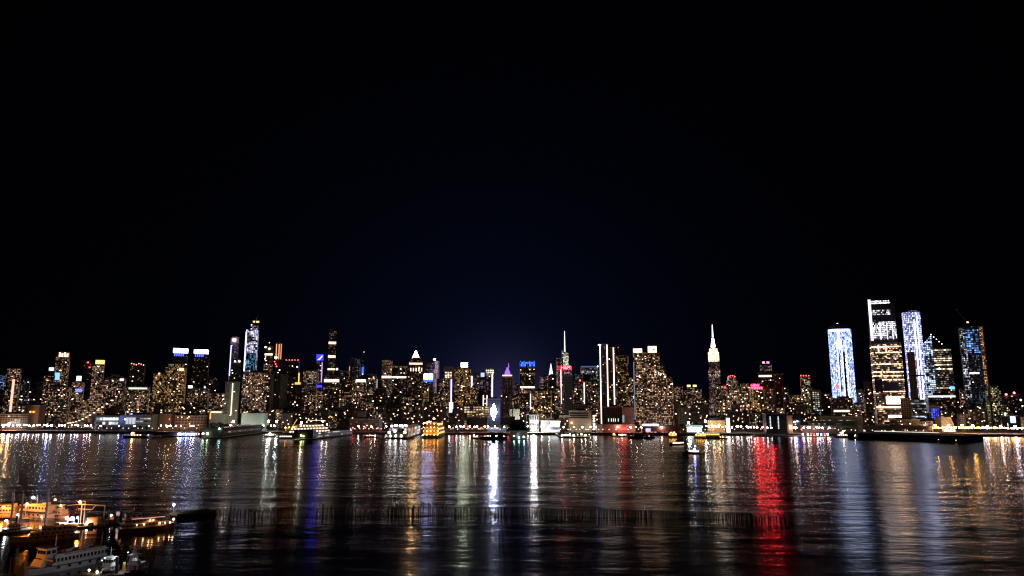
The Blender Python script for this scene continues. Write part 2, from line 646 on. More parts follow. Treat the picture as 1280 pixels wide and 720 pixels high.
for k in range(5):
    panel(t, 243.8 + k * 2.3, 244.7 + k * 2.3, 442, 448, BLUES, 'light_strip', .8, -4)
t = tower('apartment_tower', 'brown residential tower densely dotted with warm windows in front of the left crowned tower', 'tower', 206, 234, 460, 1560, st('gold'), tiers=((.7, 455),), nwin=16)
panel(t, 224, 230, 460, 463.5, E('roof_lounge', (1, .68, .36), 1.8), 'lit_lounge')
tower('apartment_tower', 'dark stepped tower of few windows right of the right crowned tower', 'tower', 259, 273, 478, 1900, st('dim'), tiers=((.7, 472),), nwin=6)
t = tower('office_block', 'lower dark block with white roof lights in front of the right crowned tower', 'building', 234, 262, 486, 1650, st('res'), nwin=9)
panel(t, 235, 240, 482, 485, E_WHITE, 'roof_light', 1, -4)
beacon(t, 256, 484, E_COOL, 1.8)
t = tower('apartment_block', 'plain brown apartment block at the right shoulder of the crowned towers', 'building', 262, 283, 492, 1560, st('res'), nwin=8)

# slim purple tower
t = tower('skyscraper', 'slim violet-lit tower with a bright pinkish lamp at its top left', 'tower', 288.5, 299, 424, 3600, st('purple', 3600), pent=False, nwin=2, wkinds=(3, 4), ratio=.9)
topbox(t, 290, 298.5, 421, 424, st('purple', 3600), 'upper_tier')
beacon(t, 293, 425, E('pinkish_roof_lamp', (1, .78, .74), 30), 3.0)
panel(t, 289, 290.2, 432, 470, STRIPV, 'light_strip')
t = tower('dark_tower', 'black tower with two blue-white roof lamps in front of the slim violet tower', 'tower', 290, 302, 453, 2500, st('sparse', 2500), nwin=6)
beacon(t, 294, 452, E_COOL, 2.0)
beacon(t, 299, 451.5, E_WHITE, 2.2)
# beige concrete tower
bg = fac('olive_concrete', base=(.36, .33, .22), a=GOLD_A, b=GOLD_B, frac=.16, s=2.4, bay=3, floor=3.2, ww=.4, wh=.5)
t = tower('concrete_tower', 'pale olive concrete tower with a vertical white light strip down its middle', 'tower', 282, 300, 478, 1330, bg, nwin=4)
for px, w_ in ((284.5, .5), (287.5, .5), (296, .5), (298.6, .5)):
    panel(t, px - w_, px + w_, 479, 522, CONC, 'pilaster', 1.2)
panel(t, 290.4, 291.8, 479, 519, E('olive_strip', (1, .93, .7), 1.4), 'light_strip')
# tall lit tower with crane
vio = fac('lit_floors_violet', base=(.05, .045, .06), a=(.55, .55, 1), b=(.96, .86, 1), frac=1.1, s=2.6, bay=8, floor=7, gamma=1.1, ww=.7, wh=.85, col=.4)
blu = fac('lit_floors_azure', base=(.02, .04, .07), a=(.05, .35, .8), b=(.35, .7, 1), frac=.75, s=1.5, bay=8, floor=7, gamma=1.3, ww=.7, wh=.8)
t = tower('unfinished_skyscraper', 'very tall violet-white lit tower under construction with a crane on its roof', 'skyscraper', 307.5, 323.5, 413, 3500, vio, pent=False, nwin=0, parapet=False, ratio=.9)
topbox(t, 313, 322, 405, 411.5, vio, 'upper_tier', .8)
topbox(t, 311, 323, 411.3, 413.2, DARK, 'dark_floor', .8)
panel(t, 309.8, 322, 441, 463, blu, 'azure_lit_floors', .8)
panel(t, 307.4, 308.8, 415, 464, E('violet_white_edge', (.85, .78, 1), 2), 'light_strip')
mast(t, 318.5, 405, 400, 2.5, DARK, 'crane_mast', 2.5)
panel(t, 315.5, 318, 400.5, 402.5, E('yellow_crane_light', (1, .75, .3), 1.5), 'crane_light', 3, -20)
panel(t, 319.5, 323.5, 400.5, 402.5, E('yellow_crane_light', (1, .75, .3), 1.5), 'crane_cab', 3, -20)
x0_, z0_, x1_, z1_ = lx(t, 318.5), lz(t, 401), lx(t, 323), lz(t, 388)
MB().tube((x0_, 0, z0_), (x1_, 0, z1_), 2, pbr('crane_yellow', (.5, .4, .15)), 4, 1).build('crane_jib', t.root)
t = tower('apartment_tower', 'massive dark tower full of small warm windows below the crane-topped tower', 'tower', 303, 331, 471, 1600, st('resd'), tiers=((.75, 466),), nwin=16)
t = tower('skyscraper', 'thin tower with white lights on its roof corners, right of the crane-topped tower', 'tower', 331, 342, 434, 2900, st('off', 2900), nwin=8, wkinds=(2, 3))
beacon(t, 332, 434, E_WHITE, 1.8); beacon(t, 337, 436, E_WHITE, 2); beacon(t, 336.5, 428.5, E_PEACH, .9)
panel(t, 331.5, 341.5, 442, 444, E_PEACH, 'lit_floor')
t = tower('skyscraper', 'thin tower with two orange-lit vertical edges and dark top', 'tower', 345, 354, 429, 2900, st('sparse', 2900), nwin=3)
for a_, b_ in ((345.3, 346.6), (348.6, 350), (351.3, 352.4)):
    panel(t, a_, b_, 430, 449, E('orange_edge', (1, .4, .2), 1.1), 'light_strip')
beacon(t, 346, 447, E_WHITE, 3)
for k in range(3):
    beacon(t, 344.5 + k * 1.4, 452 + 3 * k, E_LAMPR, .9)
t = tower('apartment_tower', 'dark wide tower with faint warm roof dots, right of the orange-edged tower', 'tower', 356, 375, 451, 2300, st('dim', 2300), nwin=7)
for k in range(5):
    beacon(t, 358 + k * 3.6, 450, E_PEACH if k % 2 else E_LAMPR, .7)
ol = fac('olive_slab', base=(.3, .27, .2), frac=.02, s=2, bay=3, floor=3.2, ww=.3)
t = tower('concrete_tower', 'pair-walled dim olive slab tower with a dark recess down its middle', 'tower', 338, 360, 469, 1650, st('sparse'), nwin=4)
panel(t, 338.5, 343, 468, 520, ol, 'side_slab', 3)
panel(t, 351, 359, 468, 520, ol, 'side_slab', 3)
t = tower('apartment_tower', 'dark tower with a vertical yellow light strip, between the olive slab and the bright-topped block', 'tower', 360, 379, 472, 1800, st('dim'), nwin=5)
panel(t, 373, 374.2, 466, 479, E('yellow_strip', (1, .55, .1), 2), 'light_strip')
panel(t, 369, 376, 478, 480.5, E('yellow_strip2', (1, .5, .1), 1.6), 'lit_floor')
t = tower('office_tower', 'tower with brightly lit warm upper floors left of the blue sign box', 'tower', 379, 397, 463, 2000, st('res', 2000), nwin=5)
panel(t, 381, 396, 464, 486, fac('brightoff', a=PEACH_A, b=(1, .88, .7), frac=.85, s=3.4, bay=4, floor=4.2, ww=.8, wh=.6), 'lit_upper_floors')
t = tower('sign_tower', 'narrow tower topped by a blue sign box with a white swoosh', 'tower', 396, 404, 451, 2500, st('purple', 2500), pent=False, nwin=3, wkinds=(3, 4))
sg = topbox(t, 395.6, 404, 443, 451, E('blue_sign', (.012, .012, 1), 8), 'sign')
m = MB()
for k in range(7):
    u0, u1 = k / 7, (k + 1) / 7
    p0 = (lx(t, 397.4 + 5 * u0), -t.d * .4 - 1.2, lz(t, 449.5 - 4.8 * u0 ** 2.2))
    p1 = (lx(t, 397.4 + 5 * u1), -t.d * .4 - 1.2, lz(t, 449.5 - 4.8 * u1 ** 2.2))
    m.tube(p0, p1, 1.3, E('white_swoosh', (.75, .85, 1), 5), 5)
m.build('swoosh_mark', sg)
panel(t, 397, 403.5, 481.5, 484, E('blue_sign', (.012, .012, 1), 8), 'lower_sign')
panel(t, 402.2, 403.4, 453, 478, E('magenta_strip', (.8, .35, 1), 1.2), 'light_strip')
# very slim tower
g432 = fac('square_grid', base=(.22, .19, .17), a=PEACH_A, b=PEACH_B, frac=.45, s=1.6, bay=9, floor=9, gamma=1.8, ww=.6, wh=.6)
t = tower('skyscraper', 'very slim square tower with a gridded top and two bright horizontal bands', 'skyscraper', 411.3, 420.7, 413, 3900, g432, pent=False, nwin=0, ratio=.95)
for a_, b_ in ((427.2, 430), (444.3, 447), (460.5, 462.5)):
    panel(t, 411.5, 420.7, a_, b_, E('band_peach', (1, .66, .42), 2.2), 'lit_band')
t = tower('office_tower', 'broad dark block with a white band, in front of the very slim tower', 'tower', 405, 425, 470, 1900, st('off'), nwin=8)
panel(t, 405.5, 424, 474.5, 477.5, E('white_band', (1, .86, .72), 3), 'lit_band')
t = tower('office_tower', 'stepped dark tower with lit shelf-like floors right of the very slim tower', 'tower', 420, 441, 471, 2200, st('off', 2200), tiers=((.6, 464),), nwin=8)
beacon(t, 421, 461.5, E_WHITE, 2.2)
t = tower('dark_tower', 'dark slab with one warm vertical line on its left, by the bluish glass tower', 'tower', 436.5, 444, 448, 2600, st('sparse', 2600), nwin=2)
panel(t, 436.9, 437.8, 458, 500, E('warm_line', (1, .62, .35), .8), 'light_strip')
t = tower('glass_tower', 'bluish glass tower with glinting cool windows beside the dark spire', 'tower', 443, 451, 449, 2700, fac('cool_glint', a=(.35, .5, 1), b=(.8, .9, 1), frac=.7, s=1.3, bay=5, floor=6), nwin=2, wkinds=(4,))
t = tower('dark_spire', 'black tapering spire tower with a small blue light at its foot', 'skyscraper', 450.5, 457, 440, 2900, st('sparse', 2900), pent=False, nwin=1, taper=.5, parapet=False)
mast(t, 453.5, 440, 430, 3, BLACK, 'spire')
panel(t, 453, 455.5, 459, 467, E('blue_spot', (.02, .05, 1), 4), 'blue_light')
beacon(t, 455, 440, E_PEACH, .8)
t = tower('office_tower', 'mid-height tower with a white-lit sloping top floor below the bluish glass tower', 'tower', 442, 459, 474, 1900, st('res'), nwin=9)
panel(t, 445, 457, 474.5, 477.5, E('white_band', (1, .86, .72), 3), 'lit_band')
tower('apartment_tower', 'tall plain residential slab with scattered windows right of the dark spire', 'tower', 460, 471, 468, 1800, st('res'), nwin=8)
t = tower('apartment_tower', 'narrow slab with a grey vertical light line, second right of the dark spire', 'tower', 470, 478, 474, 2000, st('dim', 2000), nwin=4)
panel(t, 471, 472, 474, 490, E('grey_line', (.8, .8, 1), .6), 'light_strip')
tower('apartment_tower', 'unlit black residential slab in front of the salmon-lit tower', 'tower', 466, 483, 486, 1550, st('sparse'), nwin=7)
# --- 478..560
t = tower('office_tower', 'salmon-lit tower with dense peach windows left of the white roof sign', 'tower', 477.5, 490.5, 451, 2500, fac('salmon', base=(.2, .13, .1), a=(1, .5, .36), b=(1, .74, .6), frac=.8, s=1.5, bay=4.5, floor=4.8, gamma=1.4), nwin=3)
panel(t, 478, 490, 470, 472.5, E_PEACH, 'lit_floor')
t = tower('office_tower', 'dark office tower with a bright white sign bar on its roof', 'tower', 490, 509, 457, 2300, st('off', 2300), nwin=7, pent=False)
topbox(t, 492, 506, 453, 457, DARK, 'roof_bulkhead')
panel(t, 494.5, 503.5, 453.3, 456, E('white_sign', (.9, .95, 1), 6), 'sign', 1, -5)
panel(t, 491, 508, 470.5, 472.5, E_PEACH, 'lit_floor')
# the glowing pyramid tower
t = tower('pyramid_top_tower', 'brown tower with a glowing golden pyramid roof', 'skyscraper', 509.5, 529.5, 457, 2350, fac('brown_tower', base=(.14, .09, .06), a=GOLD_A, b=PEACH_B, frac=.34, s=2.6, bay=4.4, floor=4.6), pent=False, nwin=8, tiers=((.86, 452), (.66, 447.5)), cut=.12)
panel(t, 511.5, 528, 453.5, 455.5, E('peach_cornice', (1, .7, .5), 2.2), 'lit_cornice', 1, -3)
for k in (-1, 1):
    MB().box(k * t.w * .36, -t.d * .36, t.z - 6, 2.5, 2.5, 9, STONE).build('corner_turret', t.root)
w_ = t.w * .44
pz = lz(t, 437.5)
PYR = E('golden_glass_pyramid', (1, .60, .26), 60)
MB().prism(rect(w_, w_), t.z, pz, PYR, PYR, rect(.8, .8)).build('pyramid_roof', t.root)
for k in range(5):
    panel(t, 513 + k * 3.4, 514 + k * 3.4, 460, 464, E_PEACH, 'lit_window')
# purple glass w/ billboards
t = tower('glass_tower', 'lilac glass tower carrying two bright blue-white billboards', 'tower', 530.5, 542, 453, 2900, fac('lilac', base=(.16, .13, .26), a=(.5, .45, 1), b=(.9, .7, 1), frac=.7, s=.9, bay=5, floor=6, gamma=1.2), nwin=2, wkinds=(3, 4))
panel(t, 530.3, 534.9, 467.5, 474, E('billboard', (.36, .5, 1), 34), 'billboard')
panel(t, 536.5, 541.2, 467, 474, E('billboard', (.36, .5, 1), 34), 'billboard')
panel(t, 530, 541.5, 474.5, 477, E('billboard_blue', (.05, .15, 1), 2), 'billboard_strip')
t = tower('skyscraper', 'slender pink-violet tower with a lamp and short mast on top, right of the billboards', 'skyscraper', 541.5, 549.3, 452, 3200, fac('orchid', base=(.3, .2, .3), a=(.8, .45, .75), b=(1, .8, .95), frac=.9, s=.8, bay=4, floor=20, gamma=1, ww=.6, wh=.95, col=.5), nwin=0, pent=False, slope=6)
mast(t, 543.4, 450, 444, 1.5, STEEL)
beacon(t, 543.2, 449.5, E('cool_mast_lamp', (.85, .88, 1), 10), 2.6)
t = tower('dark_tower', 'dark narrow block with scattered windows at the foot of the pink-violet tower', 'tower', 541, 555, 494, 1600, st('res'), nwin=6)
tower('dark_tower', 'black stepped block left of the violet-edged tower', 'tower', 546, 557, 474, 2100, st('sparse', 2100), nwin=3)
t = tower('office_tower', 'tower with bright peach upper floors and a violet light edge down its right side', 'tower', 555, 567.5, 459, 2600, fac('grey_violet', base=(.2, .15, .2), a=(.8, .6, .9), b=(1, .85, .9), frac=.4, s=1, bay=5, floor=5.2), nwin=2)
panel(t, 556, 565, 465, 473, fac('peachtop', a=(1, .6, .4), b=(1, .85, .7), frac=1.2, s=3.2, bay=9, floor=6, gamma=1), 'lit_upper_floors')
panel(t, 563.6, 565.2, 474, 514, STRIPV, 'light_strip')
panel(t, 563, 566.6, 503, 511, E('billboard_pale', (.62, .7, 1), 14), 'billboard')
panel(t, 561.5, 566, 511, 515.5, E('billboard_blue2', (.5, .65, 1), 2.4), 'billboard')
tower('apartment_tower', 'brown dark slab in front of the violet-edged tower', 'tower', 549.5, 562, 474, 1800, st('res'), nwin=6)
# white cube tower
t = tower('apartment_tower', 'dense-windowed dark tower with a glowing white cube on its roof', 'tower', 568, 588.5, 462, 1750, st('gold'), tiers=((.7, 459.5),), pent=False, nwin=14)
topbox(t, 576.5, 584.5, 453, 459.5, E('white_cube', (.86, 1, .72), 34), 'sign', .5)
t = tower('office_tower', 'pale narrow tower with a violet-white vertical edge, right of the white cube tower', 'tower', 588, 600, 468, 2500, fac('pale_salmon', base=(.16, .12, .12), a=(1, .6, .5), b=(1, .82, .75), frac=.7, s=1.5, bay=4.5, floor=4.6), nwin=3)
panel(t, 589, 590.6, 470, 506, E('lilac_edge', (.72, .7, 1), 2.6), 'light_strip')
t = tower('office_tower', 'grey-violet tower with a small pale blue top, second right of the white cube', 'tower', 599.5, 608.5, 466, 2300, st('purple', 2300), nwin=3, wkinds=(3, 4))
panel(t, 601, 605.5, 466, 471, E('pale_blue_top', (.5, .7, 1), 1.2), 'lit_cap')
t = tower('office_tower', 'tower with bright cream crown and lilac right edge just above the dazzling white screen', 'tower', 607, 618, 461.5, 2450, st('purple', 2450), nwin=2, pent=False)
topbox(t, 607, 617.8, 461, 467.5, fac('creamcrown', a=(1, .75, .45), b=(1, .92, .7), frac=1.4, s=3.8, bay=7, floor=6, gamma=.8), 'lit_crown', 1.02)
panel(t, 614.6, 616.2, 467.5, 502, E('lilac_edge', (.72, .7, 1), 2.6), 'light_strip')
t = tower('dark_tower', 'dark block with two white vertical light lines left of the dazzling white screen', 'tower', 597, 613, 488, 1750, st('sparse'), nwin=4)
for p_ in (603.6, 608.2):
    panel(t, p_, p_ + 1.2, 494, 510, E('white_line', (1, .85, .8), 1.8), 'light_strip')
# art deco tower
t = tower('art_deco_tower', 'stepped stone tower with violet-lit top and small spire, right of the dazzling white screen', 'skyscraper', 626, 642.5, 473, 2500, fac('stone_dots', base=(.26, .17, .17), a=(1, .45, .36), b=(1, .7, .6), frac=.75, s=1.5, bay=5.2, floor=5, ww=.5, wh=.5), pent=False, nwin=2, cut=.1, tiers=((.78, 469),))
panel(t, 628, 640, 468.6, 470, E('peach_cornice', (1, .7, .5), 2.2), 'lit_cornice', 1, -2)
VS = E('violet_flood_glow', (.5, .2, 1), 1.0)  # floodlight on the stone top put in as emission
MB().prism(rect(t.w * .5, t.d * .5, 5), t.z, lz(t, 463), VS, VS, rect(t.w * .34, t.d * .34, 3)).build('violet_tier', t.root)
MB().prism(rect(t.w * .26, t.d * .26, 2), lz(t, 463), lz(t, 459), VS, VS, rect(t.w * .16, t.d * .16, 1)).build('violet_lantern', t.root)
mast(t, 635.3, 459, 453.5, 2, VS, 'spire')
for p_ in (628.8, 632.4, 636, 639.6):
    panel(t, p_ - .35, p_ + .35, 474, 515, STONE, 'pilaster', 1.5)
tower('office_tower', 'faint violet-grey tower between the art deco tower and the blue-topped tower', 'tower', 643, 651, 480, 2900, st('purple', 2900), nwin=3, wkinds=(3, 4))
# blue topped
t = tower('office_tower', 'dark tower wearing a bright saturated blue crown', 'tower', 649.5, 669, 459, 2200, st('off', 2200), nwin=8, pent=False)
topbox(t, 650, 668.5, 452.5, 459, fac('blue_crown', base=(.01, .01, .06), a=(.01, .03, 1), b=(.04, .16, 1), frac=1.6, s=5, bay=3.5, floor=8, gamma=.6, ww=.8, wh=.95), 'lit_crown', 1.0)
for p_ in (650.8, 655.3, 662, 668):
    mast(t, p_, 453, 450.8, 1.2, E('blue_led', (.02, .06, 1), 7), 'finial')
panel(t, 650.5, 668, 483, 485, E_PEACH, 'lit_floor')
# pink, chrysler-like spire
t = tower('office_tower', 'pinkish flat-roofed tower left of the white needle-roofed tower', 'tower', 674, 685, 470.5, 2800, st('pink', 2800), nwin=2)
t = tower('needle_roof_tower', 'distant tower with a white glowing needle-shaped roof', 'skyscraper', 683.5, 694, 470, 3700, st('purple', 3700), pent=False, nwin=1)
NS = E('white_needle', (1, .86, .76), 2.2)
MB().prism(rect(t.w * .55, t.w * .55), t.h, lz(t, 463), NS, NS, rect(t.w * .3, t.w * .3)).build('arched_crown', t.root)
MB().prism(rect(t.w * .3, t.w * .3), lz(t, 463), lz(t, 454), NS, NS, rect(1, 1)).build('needle', t.root)
tower('dark_tower', 'dark residential tower at the right of the needle-roofed tower', 'tower', 686, 696, 469, 2600, st('dim', 2600), nwin=4, wkinds=(3, 4, 2))
# red-sign tower with green-white spire
t = tower('spired_tower', 'pink-lit tower with an angular crown, a tall thin spire and a red letter sign', 'skyscraper', 695, 714.5, 458, 2600, fac('pink_stone', base=(.3, .18, .18), a=(1, .46, .42), b=(1, .78, .74), frac=.85, s=1.5, bay=4.6, floor=5.2, gamma=1.5, col=.4), pent=False, nwin=3, wkinds=(3, 2))
topbox(t, 695.6, 704, 447, 458, st('pink', 2600), 'upper_tier', .8)
panel(t, 700.5, 701.6, 462, 505, E('pink_white_edge', (1, .68, .7), 2), 'light_strip')
CR = fac('green_white_crown', base=(.5, .5, .45), a=(.75, 1, .72), b=(1, .92, .8), frac=1.2, s=2.2, bay=4, floor=5, gamma=1)
a_, b_ = lx(t, 703), lx(t, 711)
m = MB()
m.prism([(a_, -t.d * .3), (b_, -t.d * .3), (b_, t.d * .3), (a_, t.d * .3)], lz(t, 457), [lz(t, 437.5), lz(t, 442), lz(t, 442), lz(t, 437.5)], CR, CR)
m.build('angular_crown', t.root)
mast(t, 706.6, 440, 413, 2.4, E('spire_glow', (.95, 1, .78), 1.6), 'spire', .9)
tx = bpy.data.curves.new('letters', 'FONT')
tx.body = 'H&M'
tx.size = 16
tx.extrude = .4
tx.align_x = 'CENTER'
o = bpy.data.objects.new('sign', tx)
COL.objects.link(o)
o.parent = t.root
o.location = (lx(t, 707), -t.d / 2 - 1.6, lz(t, 461.2))
o.rotation_euler = (R(90), 0, 0)
tx.materials.append(E('red_letters', (1, .02, .03), 55))
to_mesh(o)
panel(t, 702.2, 713.4, 457.3, 462, E('red_sign_back', (1, .006, .03), 1.6), 'sign_board', .5, .3)
panel(t, 696.8, 699, 457.3, 462, E('red_sign_back', (1, .006, .03), 1.6), 'side_sign', .5, .3)
t = tower('dark_tower', 'slim unlit grey-black column standing before the red letter sign tower', 'tower', 704.5, 715.5, 470, 1500, fac('grey_slab', base=(.1, .1, .1), frac=.03, s=2, bay=3, floor=3.2, ww=.4), nwin=1)
t = tower('apartment_tower', 'broad brown tower dense with golden windows, left of the slim grey column', 'tower', 662.5, 690, 489, 1450, st('gold'), nwin=18)
panel(t, 662.6, 663.6, 492, 512, STRIPV, 'light_strip')
# 715..790
t = tower('office_tower', 'cool-white lit tower with a rounded blue-edged roof and a black box at its shoulder', 'tower', 725.5, 748, 460, 2450, fac('white_bands', base=(.12, .12, .15), a=(.8, .82, 1), b=(1, .92, .85), frac=.8, band=.4, s=2, bay=4, floor=5.4, gamma=1.4), cut=.2, pent=False, nwin=3, wkinds=(3, 4))
topbox(t, 727, 747, 457.5, 460, E('blue_grey_roof', (.18, .24, .5), .5), 'roof_rim', .9)
topbox(t, 728, 737.5, 468, 479, BLACK, 'black_box', 1.12)
beacon(t, 747, 458, E_LAMPB, 1.2)
t = tower('office_tower', 'low pale glass tower with a bright cool top left of the black box', 'tower', 719, 729, 468, 2300, fac('aqua_white', base=(.1, .11, .12), a=(.7, .9, 1), b=(1, 1, 1), frac=.6, s=2, bay=4, floor=4.6), nwin=3, wkinds=(3, 4))
t = tower('apartment_tower', 'reddish-brown tower with one pale vertical light line and a red roof dot', 'tower', 717.5, 735, 477, 1650, fac('red_brown', base=(.14, .07, .06), a=(1, .5, .34), b=(1, .72, .56), frac=.5, s=2.4), nwin=7)
panel(t, 729.6, 730.5, 478, 506, STRIPW, 'light_strip')
beacon(t, 725, 475.5, E_LAMPR, 1.3)
tower('apartment_tower', 'brown tower with warm window rows just left of the white-edged twin towers', 'tower', 734, 749.5, 477, 1700, fac('red_brown', base=(.14, .07, .06), a=(1, .5, .34), b=(1, .72, .56), frac=.5, s=2.4), nwin=8)
t = tower('edge_lit_tower', 'left one of two dark towers outlined by white vertical light lines', 'tower', 748.5, 760, 431, 1480, st('dim'), pent=False, nwin=6)
panel(t, 749.4, 750.5, 430.5, 537, STRIPW, 'light_strip', 1.2)
panel(t, 758, 759.2, 431, 509, STRIPW, 'light_strip', 1.2)
panel(t, 747.6, 751.1, 430.4, 432, STRIPW, 'light_cap', 1.2)
t = tower('edge_lit_tower', 'right one of two dark towers outlined by white vertical light lines', 'tower', 760, 769, 435, 1500, st('dim'), pent=False, nwin=6)
panel(t, 766, 767.2, 434.5, 508, STRIPW, 'light_strip', 1.2)
t = tower('antenna_tower', 'rounded brown tower with golden upper windows and a tall thin rooftop antenna', 'tower', 767.5, 786, 445, 2100, fac('golden_top', base=(.14, .1, .08), a=GOLD_A, b=GOLD_B, frac=.55, s=3, bay=4.4, floor=4.6), cut=.22, nwin=7, pent=False)
topbox(t, 769, 783, 442, 445, ROOF, 'roof_drum', .8)
mast(t, 773.5, 443, 416.5, 1.5, pbr('antenna_red', (.3, .12, .1)), 'antenna', .7)
beacon(t, 773.5, 434, E_LAMPR, .9, False)
tower('apartment_tower', 'dark lower tower squeezed between the antenna tower and the twin peach-topped towers', 'tower', 782, 792, 472, 1700, st('res'), nwin=6)
# twin peach tops
RP = fac('river_res', base=(.05, .036, .03), a=WARM_A, b=PEACH_B, frac=.52, s=6.5, bay=2.9, gamma=3.2, col=.2, band=.1, floor=3.0)
t = tower('twin_block_tower', 'left block of the twin residential towers with peach-lit box crowns', 'tower', 791, 808, 442, 1420, RP, nwin=18, pent=False)
topbox(t, 791.5, 802.5, 435.5, 442, PEACHL, 'lit_crown', .6)
panel(t, 791.2, 792.2, 455, 525, E('steel_blue_edge', (.4, .45, .6), .5), 'light_strip')
t = tower('twin_block_tower', 'right block of the twin residential towers with peach-lit box crowns', 'tower', 807.5, 824, 442, 1400, RP, nwin=18, pent=False)
topbox(t, 810, 821, 432.5, 441.8, PEACHL, 'lit_crown', .6)
MB().box(lx(t, 817.5), -t.d * .3 - 1, lz(t, 437), 3, 1, 3, DARK).build('crown_opening', t.root)
t = tower('apartment_tower', 'lower stepped wing with a white corner lamp right of the twin peach-topped towers', 'tower', 822.5, 833, 463, 1420, RP, nwin=12, tiers=((.5, 458),))
beacon(t, 823.5, 449, E_WHITE, 1.6); beacon(t, 831, 471, E_WHITE, 1.9)
tower('apartment_tower', 'shortest wing at the right end of the peach-topped residential group', 'tower', 832, 840.5, 473, 1440, RP, nwin=8)
# --- 840..1035
tower('apartment_block', 'pale grey slab with a blank side wall right of the peach-topped group', 'building', 841, 849, 502, 1500, fac('blank_grey', base=(.3, .28, .27), frac=.03, s=2, bay=3, floor=3, ww=.4), nwin=1)
tower('warehouse', 'beige blank-walled block below the tower with two lit roof drums', 'building', 847, 862, 510, 1420, fac('blank_beige', base=(.4, .34, .27), frac=.02, s=2, bay=3, floor=3, ww=.4), nwin=1)
t = tower('office_tower', 'greenish tower with two golden-lit roof drums, left of the needle-spired skyscraper', 'tower', 858.5, 871.5, 484, 2600, fac('greenish', base=(.1, .11, .08), a=(.9, .9, .5), b=(1, .9, .7), frac=.4, band=.4, s=1.6, bay=4.4, floor=5), pent=False, nwin=3)
for a_ in (859.5, 867):
    topbox(t, a_, a_ + 4, 481, 484.5, E('golden_drum', (1, .8, .35), 2), 'lit_drum', .4)
tower('apartment_block', 'dim block with pale corner below the two golden-lit roof drums', 'building', 864, 876, 507, 1480, st('masonry'), nwin=4)
t = tower('apartment_block', 'block with yellow-green lit floors left of the needle-spired skyscraper foot', 'building', 876, 886, 500, 1700, fac('yellowish', base=(.14, .12, .06), a=(1, .8, .2), b=(1, .9, .5), frac=.4, s=2), nwin=4)
# needle-spired skyscraper
EB = fac('setback_stone', base=(.16, .11, .10), a=(1, .5, .42), b=(1, .78, .68), frac=.6, band=.3, s=4, bay=4.2, floor=5.2, ww=.6)
t = tower('needle_spire_skyscraper', 'tallest central skyscraper with white floodlit stepped crown and needle spire', 'skyscraper', 885.5, 902, 485, 2900, EB, pent=False, nwin=0, parapet=False, tiers=((.9, 452),))
zc = t.z
CRW = fac('crown_flood_glow', base=(.75, .68, .55), a=(1, .66, .34), b=(1, .84, .60), frac=3, s=3.2, bay=3.0, floor=22, gamma=.5, ww=.95, wh=.98)  # floodlight on the crown is put in as emission, without floodlights
w0 = t.w * .84
z1 = lz(t, 440); z2 = lz(t, 435.5); z3 = lz(t, 422.5); z4 = lz(t, 405.5)
MB().prism(rect(w0, w0 * .8, 4), zc, z1, CRW, CRW, rect(w0 * .97, w0 * .78, 4)).build('lower_crown', t.root)
MB().prism(rect(w0 * .8, w0 * .66, 4), z1, z2, CRW, CRW, rect(w0 * .74, w0 * .6, 4)).build('upper_crown', t.root)
MB().box(0, 0, z2 + 3, w0 * .6, w0 * .5, 6, STONE).build('observation_deck', t.root)
SPW = E('white_spire_led', (1, .90, .82), 8)
MB().prism(rect(w0 * .42, w0 * .42, 5), z2 + 6, z3, SPW, SPW, rect(w0 * .2, w0 * .2, 2)).build('mooring_mast', t.root)
MB().box(0, 0, z3 + 2, w0 * .26, w0 * .26, 4, STONE).build('mast_collar', t.root)
MB().tube((0, 0, z3 + 4), (0, 0, z4), 3.2, E('lilac_spire_led', (.85, .75, 1), 3), 6, 1.2).build('antenna_spire', t.root)
MB().ball((0, 0, z4 + 2), 1.1, E('dim_red_lamp', (1, .03, .06), 5), 6, 4).build('beacon_light', t.root)
t = tower('apartment_tower', 'dark slab with scattered windows hiding the needle skyscraper lower right', 'tower', 894, 908, 482, 1800, st('res'), nwin=9)
beacon(t, 906, 484, E('dim_red_lamp', (1, .03, .06), 5), 2.2)
t = tower('round_top_tower', 'round-shouldered residential tower with red dots along its arched roof', 'tower', 907.5, 922, 476, 1650, st('resd'), nwin=12, pent=False, cut=.2, tiers=((.75, 471.5),))
for k in range(4):
    beacon(t, 911 + k * 2.6, 470.6 - (1 if k in (1, 2) else 0), E_LAMPR, .8)
t = tower('round_top_tower', 'residential tower with rounded pale top between the red-dotted roof and the red neon sign', 'tower', 923, 938.5, 483, 1600, st('resd'), nwin=14, cut=.2, tiers=((.7, 479.5),), pent=False)
t = tower('hotel', 'brown hotel block with a two-line red neon sign on its roof', 'building', 938, 954.5, 487, 1900, st('gold', 1900), nwin=12, pent=False)
sr = MB()
for k in range(6):
    sr.tube((lx(t, 939.5 + k * 2.4), 0, t.h), (lx(t, 939.5 + k * 2.4), 0, t.h + 13), .4, DARK, 4)
sr = sr.build('sign_frame', t.root)
RL = E('red_roof_neon', (1, .008, .02), 60)
for body, z, s_, px in (('NEW', 7.8, 9, 944.2), ('YORKER', .8, 8.5, 945.6)):
    tx = bpy.data.curves.new('letters', 'FONT')
    tx.body = body
    tx.size = s_
    tx.extrude = .3
    tx.offset = .25
    tx.align_x = 'CENTER'
    o = bpy.data.objects.new('sign_letters', tx)
    COL.objects.link(o)
    o.parent = sr
    o.location = (lx(t, px), -1.2, t.h + z)
    o.rotation_euler = (R(90), 0, 0)
    tx.materials.append(RL)
    to_mesh(o)
t = tower('office_tower', 'tower with two intense pink-red lamps on its roof above white lit floors', 'tower', 947, 968, 464, 2200, st('dim', 2200), pent=False, nwin=4, tiers=((.75, 457),))
MAG = E('magenta_red_lamp', (1, .004, .03), 150)
m0 = at(955, 453, t.D)
